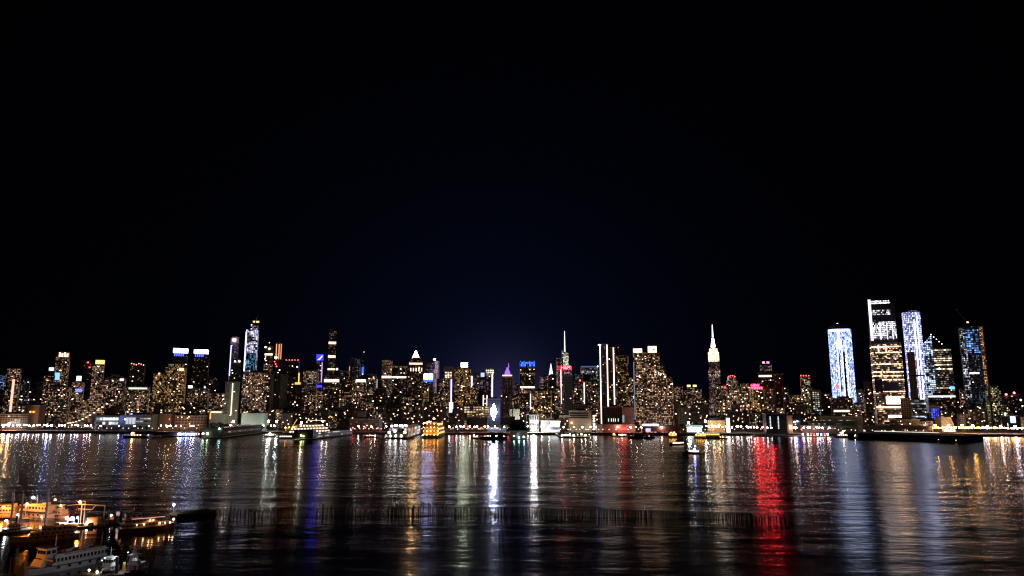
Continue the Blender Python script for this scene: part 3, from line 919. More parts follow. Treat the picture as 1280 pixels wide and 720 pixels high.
for a_, mm in ((955.3, E('red_roof_lamp', (1, .006, .014), 150)), (960.7, MAG)):
    MB().ball((lx(t, a_), -t.d * .3, lz(t, 453)), 3.6, mm, 8, 6).build('roof_lamp', t.root)
panel(t, 950, 965, 457.2, 463, fac('white_floors', base=(.05, .04, .05), a=(1, .75, .7), b=(1, .95, .95), frac=.55, s=3, bay=6, floor=3.2), 'lit_floors', .6, .2)
panel(t, 947.5, 964, 469, 471, E_PEACH, 'lit_floor')
panel(t, 959, 963.5, 495.5, 498, E('violet_sign', (.5, .06, 1), 5), 'sign')
panel(t, 966, 968.5, 468, 510, ol, 'side_slab', 2)
tower('dark_tower', 'black tower at the right shoulder of the pink-red lamp tower', 'tower', 967.5, 978.5, 468, 1950, st('sparse'), nwin=2)
t = tower('hotel', 'small block with lilac lit side and white top right of the black shoulder tower', 'building', 978, 986, 484, 1800, st('cool'), nwin=5, wkinds=(2, 3, 4))
panel(t, 979, 985.5, 500, 514, fac('lilac_mural', base=(.2, .15, .25), a=(.7, .55, 1), b=(.9, .9, 1), frac=1, s=1.4, bay=4, floor=5, gamma=1), 'lit_mural')
tower('apartment_block', 'brown low-rise with golden windows left of the red-dotted narrow tower', 'building', 986, 1003, 494, 1600, st('gold'), nwin=9)
t = tower('apartment_tower', 'narrow tower with red dots on its flat roof and greenish windows', 'tower', 1000, 1012.5, 471, 1700, fac('greengold', base=(.05, .04, .03), a=(1, .75, .35), b=(1, .9, .6), frac=.5, s=5), nwin=10)
for k in range(4):
    beacon(t, 1001 + k * 3.4, 469.5, E_LAMPR, .8)
t = tower('glazed_end_building', 'pale building with a multicoloured glazed front turning turquoise at the base', 'building', 1012, 1025.5, 488, 1480, fac('pale_wall', base=(.34, .32, .34), frac=.05, s=2), nwin=0)
panel(t, 1015, 1023.5, 490, 512, fac('multi_glass', base=(.03, .04, .05), a=(.4, .55, .6), b=(1, .8, .5), frac=1.2, s=1.4, bay=4.4, floor=4, gamma=1.2), 'glazed_front')
panel(t, 1016, 1024, 512, 524, fac('aqua_glass', base=(.03, .05, .06), a=(.1, .6, .75), b=(.9, .9, .8), frac=1.2, s=1.8, bay=4.4, floor=4, gamma=1.2), 'glazed_front', label='turquoise glazing at the base')
tower('apartment_block', 'dark low block between the multicoloured front and the tall blue-white tower', 'building', 1024, 1038, 492, 1700, st('dim'), nwin=7)
# big blue-white tower
BW = fac('worklight_floors', base=(.06, .07, .1), a=(.16, .28, 1), b=(.55, .68, 1), frac=30, s=3.6, bay=2.5, floor=5.2, gamma=1.6, ww=.62, wh=.86, col=.6)
t = tower('lit_skyscraper', 'tall tower glowing blue-white on every floor with a dark bulging cap', 'skyscraper', 1034.5, 1064, 412, 2250, BW, pent=False, nwin=0, parapet=False, ratio=.8, cut=.18)
b_ = t.w
MB().prism(rect(b_ * .99, t.d * .98, .2 * b_), t.h, lz(t, 406), pbr('cap_brown', (.10, .08, .07)), None, rect(b_ * .9, t.d * .85, .2 * b_)).build('roof_cap', t.root)
MB().box(0, 0, lz(t, 405), b_ * .5, t.d * .4, 7, DARK).build('roof_bulkhead', t.root)
mast(t, 1048, 405, 403, 1.5, DARK)
MB().ball((lx(t, 1048), 0, lz(t, 404)), 3.4, E('pale_blue_beacon', (.4, .5, 1), 10), 6, 4).build('beacon_light', t.root)
panel(t, 1061.2, 1063.2, 413, 520, E('blue_edge', (.38, .5, 1), 12), 'light_strip', 1.2, -16)
for p_ in (1044.2, 1049.6, 1054.8):
    panel(t, p_, p_ + 1.3, 425, 520, E('white_blue_line', (.72, .80, 1), 3), 'light_strip')
panel(t, 1045.6, 1049.4, 414, 436, E('work_glow', (1, .8, .62), 1.3), 'warm_lit_floors')
panel(t, 1039.5, 1043, 480, 486, E('red_hoist', (1, .12, .2), 2.2), 'red_light_panel')
panel(t, 1036, 1061, 411.8, 414, E('white_top_line', (.95, .95, 1), 3), 'light_strip')
panel(t, 1051.4, 1053.8, 440, 520, BLACK, 'dark_column', .6)
panel(t, 1045.8, 1047.2, 440, 520, BLACK, 'dark_column', .6)
t = tower('office_block', 'dim block with warm lit offices in front of the tall blue-white tower', 'building', 1038, 1066, 498, 1500, st('off'), nwin=8)
panel(t, 1041, 1061, 512.5, 515, E('cream_band', (.9, .95, .8), 1.2), 'lit_band')
t = tower('office_block', 'small block with cream lit floors right of the tall blue-white tower', 'building', 1065, 1079.5, 506, 1560, st('offw'), nwin=5)
beacon(t, 1064.5, 473, E('dim_red_lamp', (1, .03, .06), 5), 1.5)
tower('apartment_block', 'grey narrow block left of the gold-lit sloped-roof skyscraper', 'building', 1079.5, 1089, 478, 1650, st('masonry'), nwin=6)
# sloped-roof skyscraper
GO = fac('gold_office', base=(.05, .04, .035), a=(1, .46, .17), b=(1, .72, .46), frac=.45, band=.8, s=10, bay=3.4, floor=4.6, ww=.94, wh=.5, gamma=1.5)
t = tower('lit_skyscraper', 'tallest right-hand skyscraper, gold-lit below and striped white near its sloped top', 'skyscraper', 1087, 1126, 430, 1720, GO, pent=False, nwin=10, ratio=.75, wkinds=(1, 2))
UPF = fac('white_steel', base=(.03, .03, .035), a=(.8, .78, 1), b=(1, .98, 1), frac=1.2, s=6, bay=2.8, floor=4.6, gamma=1.2, col=.3)
a_, b_ = lx(t, 1088.5), lx(t, 1122.5)
zz = [lz(t, 373), lz(t, 377), lz(t, 377), lz(t, 373)]
m = MB()
m.prism([(a_, -t.d * .42), (b_, -t.d * .42), (b_, t.d * .42), (a_, t.d * .42)], t.h, zz, st('sparse'), BLACK)
m.build('upper_tower', t.root)
o_ = -t.d * .42
for (p0, p1, y0, y1, mm) in ((1090, 1117, 375, 379, UPF), (1090, 1117, 387, 393, UPF), (1093, 1122, 402, 423, UPF), (1089, 1092.6, 373.5, 425, E('white_violet_edge', (.86, .8, 1), 2)), (1101.5, 1102.8, 402, 424, E('white_violet_edge', (.86, .8, 1), 2)), (1110, 1111, 402, 424, E('white_violet_edge', (.86, .8, 1), 2)), (1117, 1118, 402, 424, E('white_violet_edge', (.86, .8, 1), 2))):
    aa, bb = lx(t, p0), lx(t, p1)
    MB().box((aa + bb) / 2, o_ - .6, (lz(t, y0) + lz(t, y1)) / 2, bb - aa, .8 if mm is UPF else 1.4, lz(t, y0) - lz(t, y1), mm).build('lit_band' if p1 - p0 > 5 else 'light_strip', t.root)
for p_ in (1096.5, 1106):
    panel(t, p_, p_ + 2.2, 431, 440, E('pale_shaft', (1, .85, .8), 1), 'light_strip')
panel(t, 1100, 1119, 478, 489, BLACK, 'dark_floors', .7)
panel(t, 1087.5, 1099, 474, 490, pbr('smoked_glass', (.03, .035, .04), .2), 'dark_floors', .6)
panel(t, 1102, 1124, 496, 505, E('blazing_lobby', (1, .70, .46), 9), 'lit_lobby')
panel(t, 1088, 1124, 508, 510, E_PEACH, 'lit_floor')
panel(t, 1103, 1124, 519, 522, E('blazing_lobby', (1, .70, .46), 9), 'lit_floor')
# curved slim residential tower
t = tower('residential_skyscraper', 'rounded slim tower, brown blank left half and blue-white striped right half', 'skyscraper', 1126.5, 1150.5, 391, 1600, fac('blue_stripes', base=(.16, .16, .22), a=(.28, .34, 1), b=(.72, .74, 1), frac=30, s=3.4, bay=3, floor=4.6, gamma=1.3, ww=.5, wh=.75, col=.6), pent=False, nwin=0, cut=.25, ratio=.9)
topbox(t, 1137, 1147, 388, 391, fac('blue_stripes', base=(.1, .1, .1)), 'upper_tier', .6)
panel(t, 1129.5, 1138.5, 440, 502, pbr('brown_stone_wall', (.30, .22, .14), .8), 'blank_wall', 1)
panel(t, 1140.6, 1142.4, 400, 502, E('blue_white_line', (.78, .8, 1), 2.6), 'light_strip')
panel(t, 1144.6, 1146, 396, 502, E('blue_white_line', (.78, .8, 1), 2.6), 'light_strip')
panel(t, 1129, 1148, 468.3, 470.3, BLACK, 'dark_floor', 1.4)
# peaked tower with diagonal lights
t = tower('peaked_tower', 'gold-banded tower with a blue-white peaked corner and a diagonal string of roof lights', 'skyscraper', 1154, 1188.5, 437, 1800, fac('gold_bands', base=(.05, .04, .04), a=(1, .6, .3), b=(1, .85, .65), frac=.35, band=.9, s=4.5, bay=3.4, floor=5.2, ww=.95, wh=.5), pent=False, nwin=6, wkinds=(1, 2))
LB = fac('pale_blue_lattice', base=(.06, .07, .1), a=(.3, .48, 1), b=(.8, .9, 1), frac=1.2, s=4.5, bay=4.2, floor=4.6, gamma=1.3)
a_, b_ = lx(t, 1153.5), lx(t, 1166)
m = MB()
m.prism([(a_, -t.d / 2 - 3), (b_, -t.d / 2 - 3), (b_, t.d * .2), (a_, t.d * .2)], 0, [lz(t, 430), lz(t, 418), lz(t, 422), lz(t, 436)], LB, LB)
m.build('peaked_corner', t.root)
for k in range(5):
    MB().ball((lx(t, 1166.5 + k * 3.1), -t.d * .2, lz(t, 417.5 + k * 3)), 1.2, E_WHITE, 6, 4).build('roof_lamp', t.root)
MB().tube((lx(t, 1166), -t.d * .2, lz(t, 417.5)), (lx(t, 1180), -t.d * .2, lz(t, 431)), .5, DARK, 4).build('crane_jib', t.root)
MB().tube((lx(t, 1180), -t.d * .2, lz(t, 431)), (lx(t, 1178), -t.d * .2, t.h), .9, DARK, 4).build('crane_mast', t.root)
panel(t, 1183, 1188, 483, 486.5, E('azure_sign', (.05, .35, 1), 3), 'sign')
t = tower('mall_podium', 'wide podium block edged by a white-violet light line at the foot of the peaked tower', 'building', 1156, 1195, 494, 1560, st('off'), nwin=6)
panel(t, 1157, 1194, 494.5, 496.5, E('podium_line', (.7, .7, 1), 2.2), 'light_strip')
# dark blue glass tower with crane
t = tower('unfinished_skyscraper', 'dark glass tower with blue lit upper floors and an orange column, crane on top', 'skyscraper', 1197.5, 1229, 409, 1750, fac('night_glass', base=(.02, .022, .03), a=(.3, .45, .9), b=(.9, .9, .9), frac=.22, s=3, bay=3.6, floor=4.2), pent=False, nwin=4, wkinds=(4, 3), parapet=False)
panel(t, 1199.5, 1222, 411, 441, fac('blue_night_floors', base=(.02, .025, .06), a=(.03, .2, .9), b=(.35, .6, 1), frac=.9, s=5, bay=5, floor=5.4, gamma=1.3, ww=.8, wh=.6), 'blue_lit_floors')
panel(t, 1198, 1206, 411, 500, fac('silver_lattice', base=(.04, .04, .05), a=(.5, .6, .9), b=(1, .95, .9), frac=.8, s=3.4, bay=3.2, floor=4.4, gamma=1.4), 'lit_corner', 1.4)
panel(t, 1223.5, 1227.5, 408, 500, fac('orange_hoist', base=(.2, .1, .05), a=(1, .35, .1), b=(1, .6, .3), frac=1.1, s=2.2, bay=3, floor=3.6, gamma=1.2), 'hoist_column', 3)
panel(t, 1206, 1218, 465.5, 467.2, E_PEACH, 'lit_floor')
panel(t, 1200, 1226, 489, 503, fac('blue_night_base', base=(.02, .025, .05), a=(.2, .4, .9), b=(.7, .85, 1), frac=.6, s=1.7, bay=4, floor=4), 'blue_lit_floors')
mast(t, 1210.5, 409, 401, 1.3, DARK, 'crane_mast', 1.3)
MB().ball((lx(t, 1210.8), 0, lz(t, 401.5)), 2.2, E_PEACH, 6, 4).build('crane_lamp', t.root)
MB().tube((lx(t, 1210.5), 0, lz(t, 401.5)), (lx(t, 1196), 0, lz(t, 382)), .7, pbr('jib_grey', (.3, .3, .3)), 4, .5).build('crane_jib', t.root)
t = tower('apartment_tower', 'golden-windowed block with a pale concrete mast slab, right of the orange column', 'building', 1231, 1251, 488, 1500, fac('yellowgreen', base=(.07, .06, .04), a=(1, .68, .22), b=(.9, 1, .6), frac=.5, band=.2, s=4.5), nwin=12, tiers=((.7, 483),))
panel(t, 1235.3, 1238.2, 481, 540, pbr('pale_concrete', (.5, .44, .36), .8), 'concrete_mast', 4)
tower('office_block', 'low greenish block beside the golden-windowed mast building', 'building', 1250, 1261, 506, 1500, fac('yellowgreen', base=(.07, .06, .04)), nwin=5)
# blocks under the right-hand towers
t = tower('beige_block', 'pale beige windowless wall block below the rounded slim tower', 'building', 1125, 1138, 498, 1400, fac('beige_wall', base=(.55, .42, .33), frac=.0, s=1, bay=4, floor=4), nwin=0, pent=False)
tower('glass_block', 'low glass block with cool lit floors below the rounded slim tower', 'building', 1138, 1157, 500, 1420, fac('glass_floors', base=(.04, .045, .05), a=(.7, .8, 1), b=(1, .92, .85), frac=.3, band=.8, s=2, bay=4, floor=5, ww=.95, wh=.5), nwin=4, wkinds=(3, 4))
t = tower('glass_block', 'low building with an intense ultramarine lit front', 'building', 1161, 1175, 508, 1330, st('dim'), nwin=2)
panel(t, 1163, 1172.5, 510.5, 524, fac('ultramarine', base=(.01, .01, .1), a=(.02, .02, 1), b=(.12, .16, 1), frac=1.6, s=2.4, bay=3.4, floor=3, gamma=.8), 'blue_lit_front')
# cream canopy wedge
D = shore_px(1187, 120)
c0 = at(1187, 533, D)
r0 = thing('sloped_canopy_hall', 'cream trapezoid hall with a smooth leaning front, right of the ultramarine front', 'building', (c0.x, D, GZ), GROT)
k_ = D / F * 1.03
CRM = pbr('cream_panels', (.78, .70, .6), .6)
MB().prism([(-9 * k_, 0), (7.5 * k_, 0), (7.5 * k_, 26), (-9 * k_, 26)], 0, 17 * k_, CRM, ROOF, [(-7 * k_, 7), (4.6 * k_, 7), (4.6 * k_, 26), (-7 * k_, 26)]).build('wall', r0)
MB().prism([(8.5 * k_, -2), (10 * k_, -2), (10 * k_, 24), (8.5 * k_, 24)], 0, 12 * k_, DARK).build('side_fin', r0)
MB().box(-1 * k_, -1.5, 1.6, 12 * k_, 1, 3.2, E_PEACH).build('lit_entrance', r0)
t = tower('warehouse', 'small pale lilac block right of the cream trapezoid hall', 'building', 1196, 1206, 519, 150, fac('lilac_wall', base=(.5, .42, .45), frac=.05, s=2), nwin=1)
tower('warehouse', 'long brown block with a dotted row of dim peach windows, under the dark glass tower', 'building', 1204, 1234, 512, 1400, fac('brown_rows', base=(.12, .08, .06), a=(1, .5, .3), b=(1, .7, .5), frac=.3, s=2.4, bay=4, floor=4), nwin=6)
for i, (px, py, mm, lab) in enumerate(((1268, 491, E_LAMPR, 'low far block with red roof lights near the right edge'), (1258, 493, E_LAMPR, 'small far block with a pink-red lamp right of the greenish block'), (1276, 500, E_PEACH, 'far dark block cut by the right photo edge'))):
    t = tower('low_block', lab, 'building', px - 6, px + 6, py + 3, 1700, st('dim'), nwin=2)
    beacon(t, px, py, E('pinkred_lamp', (1, .12, .12), 12) if i < 2 else E_PEACH, 2)
t = tower('billboard_building', 'low black shed with aqua and blue lit billboards at the right end of the shore', 'building', 1252, 1272, 520, 120, BLACK, nwin=0)
panel(t, 1254, 1260, 516, 519.5, E('mint_board', (.7, 1, .85), 3.2), 'billboard', 1, -6)
panel(t, 1262.5, 1268.5, 520.5, 528.5, E('aqua_board', (.45, .75, 1), 3), 'billboard')
panel(t, 1252, 1258.5, 529, 533, E('mint_board', (.7, 1, .85), 3.2), 'billboard')
tower('shed', 'peach-lit shed at the extreme right edge of the shore', 'building', 1275, 1292, 522, 110, fac('peach_shed', base=(.3, .2, .14), a=(1, .5, .2), b=(1, .7, .4), frac=.8, s=2, bay=6, floor=5), nwin=0)

# ================================================================ filler rows nothing tells apart
ZONES = [(-10, 60, 'left of the arched-crown tower'), (60, 118, 'around the foot of the sloping pyramid block'), (118, 192, 'below the orange-capped tower and curved roof'),
         (192, 283, 'around the feet of the twin crowned towers'), (303, 345, 'below the crane-topped violet tower'), (345, 410, 'below the blue sign box tower'),
         (410, 478, 'below the very slim banded tower'), (478, 555, 'around the foot of the golden pyramid tower'), (567, 612, 'left of the dazzling white screen'), (640, 700, 'below the blue-crowned tower'),
         (716, 750, 'left of the white-edged twin towers'), (840, 886, 'left of the needle-spired skyscraper'), (903, 980, 'below the pink-red lamp tower'), (980, 1036, 'around the multicoloured glazed front'), (1064, 1090, 'right of the tall blue-white tower'), (1156, 1250, 'under the right-hand skyscrapers')]
rr = random.Random(5)
KIND_BACK = ['res', 'dim', 'resd', 'off', 'res', 'gold', 'dim']
for (za, zb, where) in ZONES:
    x = za
    while x < zb - 4:
        w_ = rr.uniform(8, 15)
        D = rr.uniform(1900, 2600)
        tower('background_tower', f'plain background tower with scattered warm windows {where}', 'tower', x, min(x + w_, zb + 3), rr.uniform(483, 503), D, st(rr.choice(KIND_BACK), D), nwin=3, group=f'plain background towers {where}', parapet=False)
        x += w_ * rr.uniform(.75, 1.1)
    x = za
    if za == 60:
        zb = 79
    while x < zb - 4:
        w_ = rr.uniform(8, 17)
        D = rr.uniform(1400, 1560) if za > 190 else rr.uniform(1520, 1600)
        tower('low_block', f'low dim block with a few warm windows {where}', 'building', x, min(x + w_, zb + 3), rr.uniform(505, 521), D, st(rr.choice(['res', 'dim', 'brick', 'masonry', 'dim'])), nwin=4, group=f'low dim blocks {where}', ratio=.6)
        x += w_ * rr.uniform(.7, 1.0)
# ================================================================ river, land
WX = 9000


def water_mat():
    m, nt, out = new_mat('river_water')
    L = nt.links.new
    N = nt.nodes.new
    b = N('ShaderNodeBsdfPrincipled')
    b.inputs['Base Color'].default_value = (.002, .003, .004, 1)
    b.inputs['IOR'].default_value = 1.36
    tc = N('ShaderNodeNewGeometry')
    sp = N('ShaderNodeSeparateXYZ')
    L(tc.outputs['Position'], sp.inputs[0])
    # sheltered water by the far shore and behind the pile row is smoother, the open river is choppy
    mr = N('ShaderNodeValToRGB')
    mp = N('ShaderNodeMapRange')
    mp.inputs['From Min'].default_value = 200
    mp.inputs['From Max'].default_value = 1240
    # big soft patches of wind
    mapn = N('ShaderNodeMapping')
    mapn.inputs['Scale'].default_value = (.0022, .011, 1)
    L(tc.outputs['Position'], mapn.inputs[0])
    n0 = N('ShaderNodeTexNoise')
    n0.inputs['Scale'].default_value = 1
    n0.inputs['Detail'].default_value = 3
    L(mapn.outputs[0], n0.inputs['Vector'])
    L(sp.outputs[1], mp.inputs['Value'])
    L(mp.outputs[0], mr.inputs[0])
    e = mr.color_ramp.elements
    e[0].position, e[0].color = 0, (.16,) * 3 + (1,)
    e[1].position, e[1].color = 1, (.10,) * 3 + (1,)
    for p, v in ((.12, .18), (.16, .215), (.6, .228), (.8, .205), (.90, .16)):
        k = e.new(p)
        k.color = (v, v, v, 1)
    ad = N('ShaderNodeMath')
    ad.operation = 'MULTIPLY_ADD'
    sb = N('ShaderNodeMath')
    sb.operation = 'SUBTRACT'
    sb.inputs[1].default_value = .5
    L(n0.outputs['Fac'], sb.inputs[0])
    L(sb.outputs[0], ad.inputs[0])
    ad.inputs[1].default_value = .10
    L(mr.outputs[0], ad.inputs[2])
    # ripples, long crests across the view
    hs = None
    for sc, amp, det in (((.022, .045, 1), 1.0, 1.5), ((.10, .24, 1), .26, 1), ((.5, 1.1, 1), .05, 1)):
        mp2 = N('ShaderNodeMapping')
        mp2.inputs['Scale'].default_value = sc
        mp2.inputs['Rotation'].default_value = (0, 0, R(7))
        L(tc.outputs['Position'], mp2.inputs[0])
        n = N('ShaderNodeTexNoise')
        n.inputs['Scale'].default_value = 1
        n.inputs['Detail'].default_value = det
        L(mp2.outputs[0], n.inputs['Vector'])
        ml = N('ShaderNodeMath')
        ml.operation = 'MULTIPLY_ADD'
        ml.inputs[1].default_value = amp
        L(n.outputs['Fac'], ml.inputs[0])
        if hs is not None:
            L(hs, ml.inputs[2])
        else:
            ml.inputs[2].default_value = 0
        hs = ml.outputs[0]
    calm = N('ShaderNodeMapRange')
    calm.inputs['From Min'].default_value = 250
    calm.inputs['From Max'].default_value = 480
    calm.inputs['To Min'].default_value = .6
    L(sp.outputs[1], calm.inputs['Value'])
    cm = N('ShaderNodeMath')
    cm.operation = 'MULTIPLY'
    L(hs, cm.inputs[0])
    # the marina basin at lower left is sheltered
    bas = N('ShaderNodeMapRange')
    bas.inputs['From Min'].default_value = -120
    bas.inputs['From Max'].default_value = -20
    bas.inputs['To Min'].default_value = .6
    L(sp.outputs[0], bas.inputs['Value'])
    nr = N('ShaderNodeMapRange')
    nr.inputs['From Min'].default_value = 400
    nr.inputs['From Max'].default_value = 300
    L(sp.outputs[1], nr.inputs['Value'])
    bm_ = N('ShaderNodeMix')
    bm_.inputs[2].default_value = 1
    L(nr.outputs[0], bm_.inputs[0])
    L(bas.outputs[0], bm_.inputs[3])
    c2 = N('ShaderNodeMath')
    c2.operation = 'MULTIPLY'
    L(calm.outputs[0], c2.inputs[0])
    L(bm_.outputs[0], c2.inputs[1])
    L(c2.outputs[0], cm.inputs[1])
    rg = N('ShaderNodeMath')
    rg.operation = 'MULTIPLY'
    L(ad.outputs[0], rg.inputs[0])
    L(bm_.outputs[0], rg.inputs[1])
    L(rg.outputs[0], b.inputs['Roughness'])
    hs = cm.outputs[0]
    bp = N('ShaderNodeBump')
    bp.inputs['Strength'].default_value = 1
    bp.inputs['Distance'].default_value = WAVE
    L(hs, bp.inputs['Height'])
    L(bp.outputs[0], b.inputs['Normal'])
    b.inputs['Anisotropic'].default_value = ANISO
    cx = N('ShaderNodeCombineXYZ')
    cx.inputs[1].default_value = 1
    L(cx.outputs[0], b.inputs['Tangent'])
    L(b.outputs[0], out.inputs[0])
    return m


WAVE = 1.05
ANISO = .4
m = MB()
m.face([(-WX, 60, 0), (WX, 60, 0), (WX, 2600, 0), (-WX, 2600, 0)], water_mat())
tag(m.build('river_water'), kind='structure')
m = MB()
ASPH = pbr('asphalt', (.05, .05, .05), .85)
s0, s1 = shore(-WX), shore(WX)
m.prism([(-WX, s0), (WX, s1), (WX, 12000), (-WX, 12000)], -2, GZ, CONC, ASPH)
tag(m.build('ground'), kind='structure')
m = MB()
m.prism([(-2500, shore(-2500) - .6), (2500, shore(2500) - .6), (2500, shore(2500) - .02), (-2500, shore(-2500) - .02)], -1, GZ + .6, pbr('sea_wall_stone', (.16, .14, .12), .9))
tag(m.build('sea_wall', ), 'long stone river wall along the far shore', 'river wall')
m = MB()
m.prism([(-2500, shore(-2500) + 8), (2500, shore(2500) + 8), (2500, shore(2500) + 22), (-2500, shore(-2500) + 22)], GZ + .02, GZ + .12, CONC, pbr('promenade_paving', (.3, .25, .22), .8))
tag(m.build('pavement'), kind='structure')


def P(px, off):
    """point on the far shore's street, off metres behind the river wall, seen at px"""
    Y = shore_px(px, off)
    a = at(px, 535, Y)
    return Vector((a.x, a.y, GZ))


# lamps along the shore
def lamp_mesh(bulb, h=8.5, r=1.0):
    m = MB()
    m.tube((0, 0, 0), (0, 0, h), .16, DARK, 5, .1)
    m.ball((0, 0, h + r * .7), r, bulb, 6, 4)
    return m.mesh('street_lamp')


LM = dict(w=lamp_mesh(E_LAMPW), p=lamp_mesh(E_LAMPP), o=lamp_mesh(E_ORANGE), b=lamp_mesh(E_LAMPB), r=lamp_mesh(E_LAMPR, 6), s=lamp_mesh(E_PEACH, 5, .7))
lr = random.Random(3)
STRETCH = [  # px0, px1, n, colours, offsets, label
    (2, 60, 12, 'wpws', (6, 60), 'small street lamp on the shore road at the left edge of the city'),
    (60, 118, 10, 'pwsp', (8, 50), 'small violet-white street lamp on the shore road before the pyramid block'),
    (118, 195, 8, 'sps', (4, 9), 'small street lamp on the shore before the two-storey lit pier shed'),
    (195, 250, 7, 'spw', (6, 30), 'small dim lamp on the shore below the crowned twin towers'),
    (284, 350, 10, 'wws', (30, 70), 'small white lamp behind the trees below the olive concrete tower'),
    (436, 478, 9, 'srsws', (6, 30), 'small reddish lamp on the shore behind the low dark warehouse quay'),
    (478, 528, 9, 'swps', (20, 60), 'small street lamp on the quay behind the white event pier'),
    (612, 648, 6, 'swr', (12, 50), 'small street lamp on the quay behind the museum ship'),
    (700, 738, 7, 'sws', (4, 16), 'small street lamp before the tan brick warehouse'),
    (1040, 1160, 9, 'ss', (4, 30), 'small street lamp beyond the dark pier slab'),
    (560, 612, 12, 'wsrwsw', (6, 40), 'small warm lamp on the quay left of the grey museum ship'),
    (648, 700, 8, 'wsw', (20, 60), 'small white lamp on the quay right of the grey museum ship'),
    (735, 800, 12, 'wsws', (6, 40), 'small warm lamp on the quay around the red awning'),
    (800, 858, 16, 'wrsw', (6, 60), 'small bright lamp on the ferry landing below the peach-topped towers'),
    (858, 940, 18, 'wpws', (10, 90), 'small bright lamp on the quay below the needle-spired skyscraper'),
    (940, 1040, 16, 'wwrp', (6, 40), 'small lamp on the low white piers right of the black box building'),
    (1160, 1215, 15, 'owop', (20, 60), 'small lamp on the shore road under the right-hand towers'),
    (1205, 1284, 22, 'ooowpo', (8, 60), 'small lamp on the shore road at the right end of the city'),
]
for (p0, p1, n, cols, (o0, o1), lab) in STRETCH:
    n = int(n * 1.5)  # lamp count raised to brighten the shore; some stand for headlights
    for k in range(n):
        px = p0 + (p1 - p0) * (k + lr.uniform(.1, .9)) / n
        c = cols[k % len(cols)]
        q_ = P(px, lr.uniform(o0, o1))
        o = inst('street_lamp', LM[c], None, q_)
        cn = {'w': 'white', 'p': 'violet-white', 'o': 'orange', 'b': 'blue', 'r': 'red', 's': 'dim peach'}[c]
        l2 = lab.replace('small violet-white', 'small').replace('small reddish', 'small').replace('small warm', 'small').replace('small white', 'small').replace('small bright', 'small').replace('small dim', 'small').replace('small', 'small ' + cn, 1)
        tag(o, l2, 'street lamp', l2.replace('street lamp', 'street lamps') + ' (repeats)')

# extra bright lamps that stand out
for (px, off, h, c, s_, r_, lab) in (
        (4, 10, 7, (1, .45, .12), 330, 1.7, 'dazzling orange lamp at the left end of the far shore'),
        (11, 14, 11, (1, .62, .3), 264, 1.7, 'dazzling warm lamp, second from the left edge on the far shore'),
        (59, 12, 8, (.3, .42, 1), 286, 1.3, 'bright blue-white lamp on the shore left of the pyramid block'),
        (209, 25, 7, (1, .5, .2), 132, 1.4, 'orange lamp before the low brown terminal below the twin crowned towers'),
        (213, 25, 8, (1, .55, .25), 132, 1.3, 'second orange lamp before the low brown terminal below the twin crowned towers'),
        (291, 30, 15, (.95, 1, .85), 264, 1.6, 'floodlight on a mast at the foot of the olive concrete tower'),
        (335, 30, 16, (.85, 1, .92), 242, 1.5, 'left white floodlight on a mast beside the pale green hall'),
        (345.5, 30, 16, (.85, 1, .92), 220, 1.4, 'right white floodlight on a mast beside the pale green hall'),
        (861, 40, 15, (1, .9, .75), 154, 1.6, 'bright white lamp behind the white lit hall'),
        (882, 60, 17, (1, .88, .72), 176, 1.7, 'bright white lamp right of the white lit hall'),
        (892, 50, 9, (1, .45, .1), 198, 1.4, 'orange lamp left of the white glowing column'),
        (899, 50, 11, (1, .45, .1), 198, 1.4, 'orange lamp beside the white glowing column'),
        (1169, 60, 11, (1, .45, .1), 242, 1.5, 'leftmost of four orange street lamps under the right-hand towers'),
        (1186, 60, 11, (1, .45, .1), 242, 1.5, 'orange street lamp before the cream trapezoid hall'),
        (1203, 60, 11, (1, .5, .15), 242, 1.5, 'orange street lamp before the pale lilac block'),
        (1216, 50, 11, (1, .42, .06), 374, 1.7, 'brightest orange street lamp below the orange hoist column'),
        (1234, 40, 10, (1, .8, .72), 198, 1.4, 'white street lamp below the concrete mast slab'),
        (1251, 40, 10, (1, .78, .7), 198, 1.4, 'white street lamp before the golden-windowed mast building'),
        (1269, 40, 10, (.8, .72, 1), 198, 1.5, 'violet-white street lamp near the right edge'),
        (994, 30, 7, (1, .5, .2), 154, 1.2, 'orange lamp at the right foot of the black box building')):
    mm = em('lamp_%d' % px, c, s_)
    o = MB().tube((0, 0, 0), (0, 0, h), .2, DARK, 5, .12).ball((0, 0, h + r_ * .8), r_, mm, 8, 5).build('street_lamp', None, P(px, off))
    tag(o, lab, 'street lamp')

# ------------------------------------------------------------------ low buildings by the water
t = tower('terminal_building', 'low tan flat-roofed building at the left edge of the shore', 'building', -6, 36, 518, 60, fac('tan_hall', base=(.40, .32, .23), frac=.04, s=2, bay=5, floor=4), nwin=2, ratio=.4)
panel(t, 17, 26, 523, 530, fac('white_cube_grid', base=(.3, .3, .3), a=(.9, .9, .8), b=(1, 1, .95), frac=1, s=.9, bay=4, floor=4, gamma=.8), 'lit_glass_box', 6)
t = tower('power_station', 'big brown windowless block with two orange lamps high on its front', 'building', 31, 58, 507, 95, pbr('brown_masonry', (.26, .16, .09), .85), nwin=0, ratio=.6)
for a_ in (39.5, 43.5):
    beacon(t, a_, 514.8, E('station_orange', (1, .36, .04), 6), 1.7)
t = tower('pier_shed', 'two-storey white shed with bright window bands right of the pyramid block', 'building', 119, 158, 520, 40, pbr('shed_white', (.22, .22, .24), .7), nwin=0, ratio=.4)
for a_, b_ in ((522, 525.3), (527.3, 530.6)):
    panel(t, 121, 157, a_, b_, fac('shed_band', base=(.3, .3, .32), a=(.85, .9, 1), b=(1, 1, .95), frac=1.3, s=2.0, bay=6, floor=30, gamma=.7, ww=.85, wh=1), 'window_band')
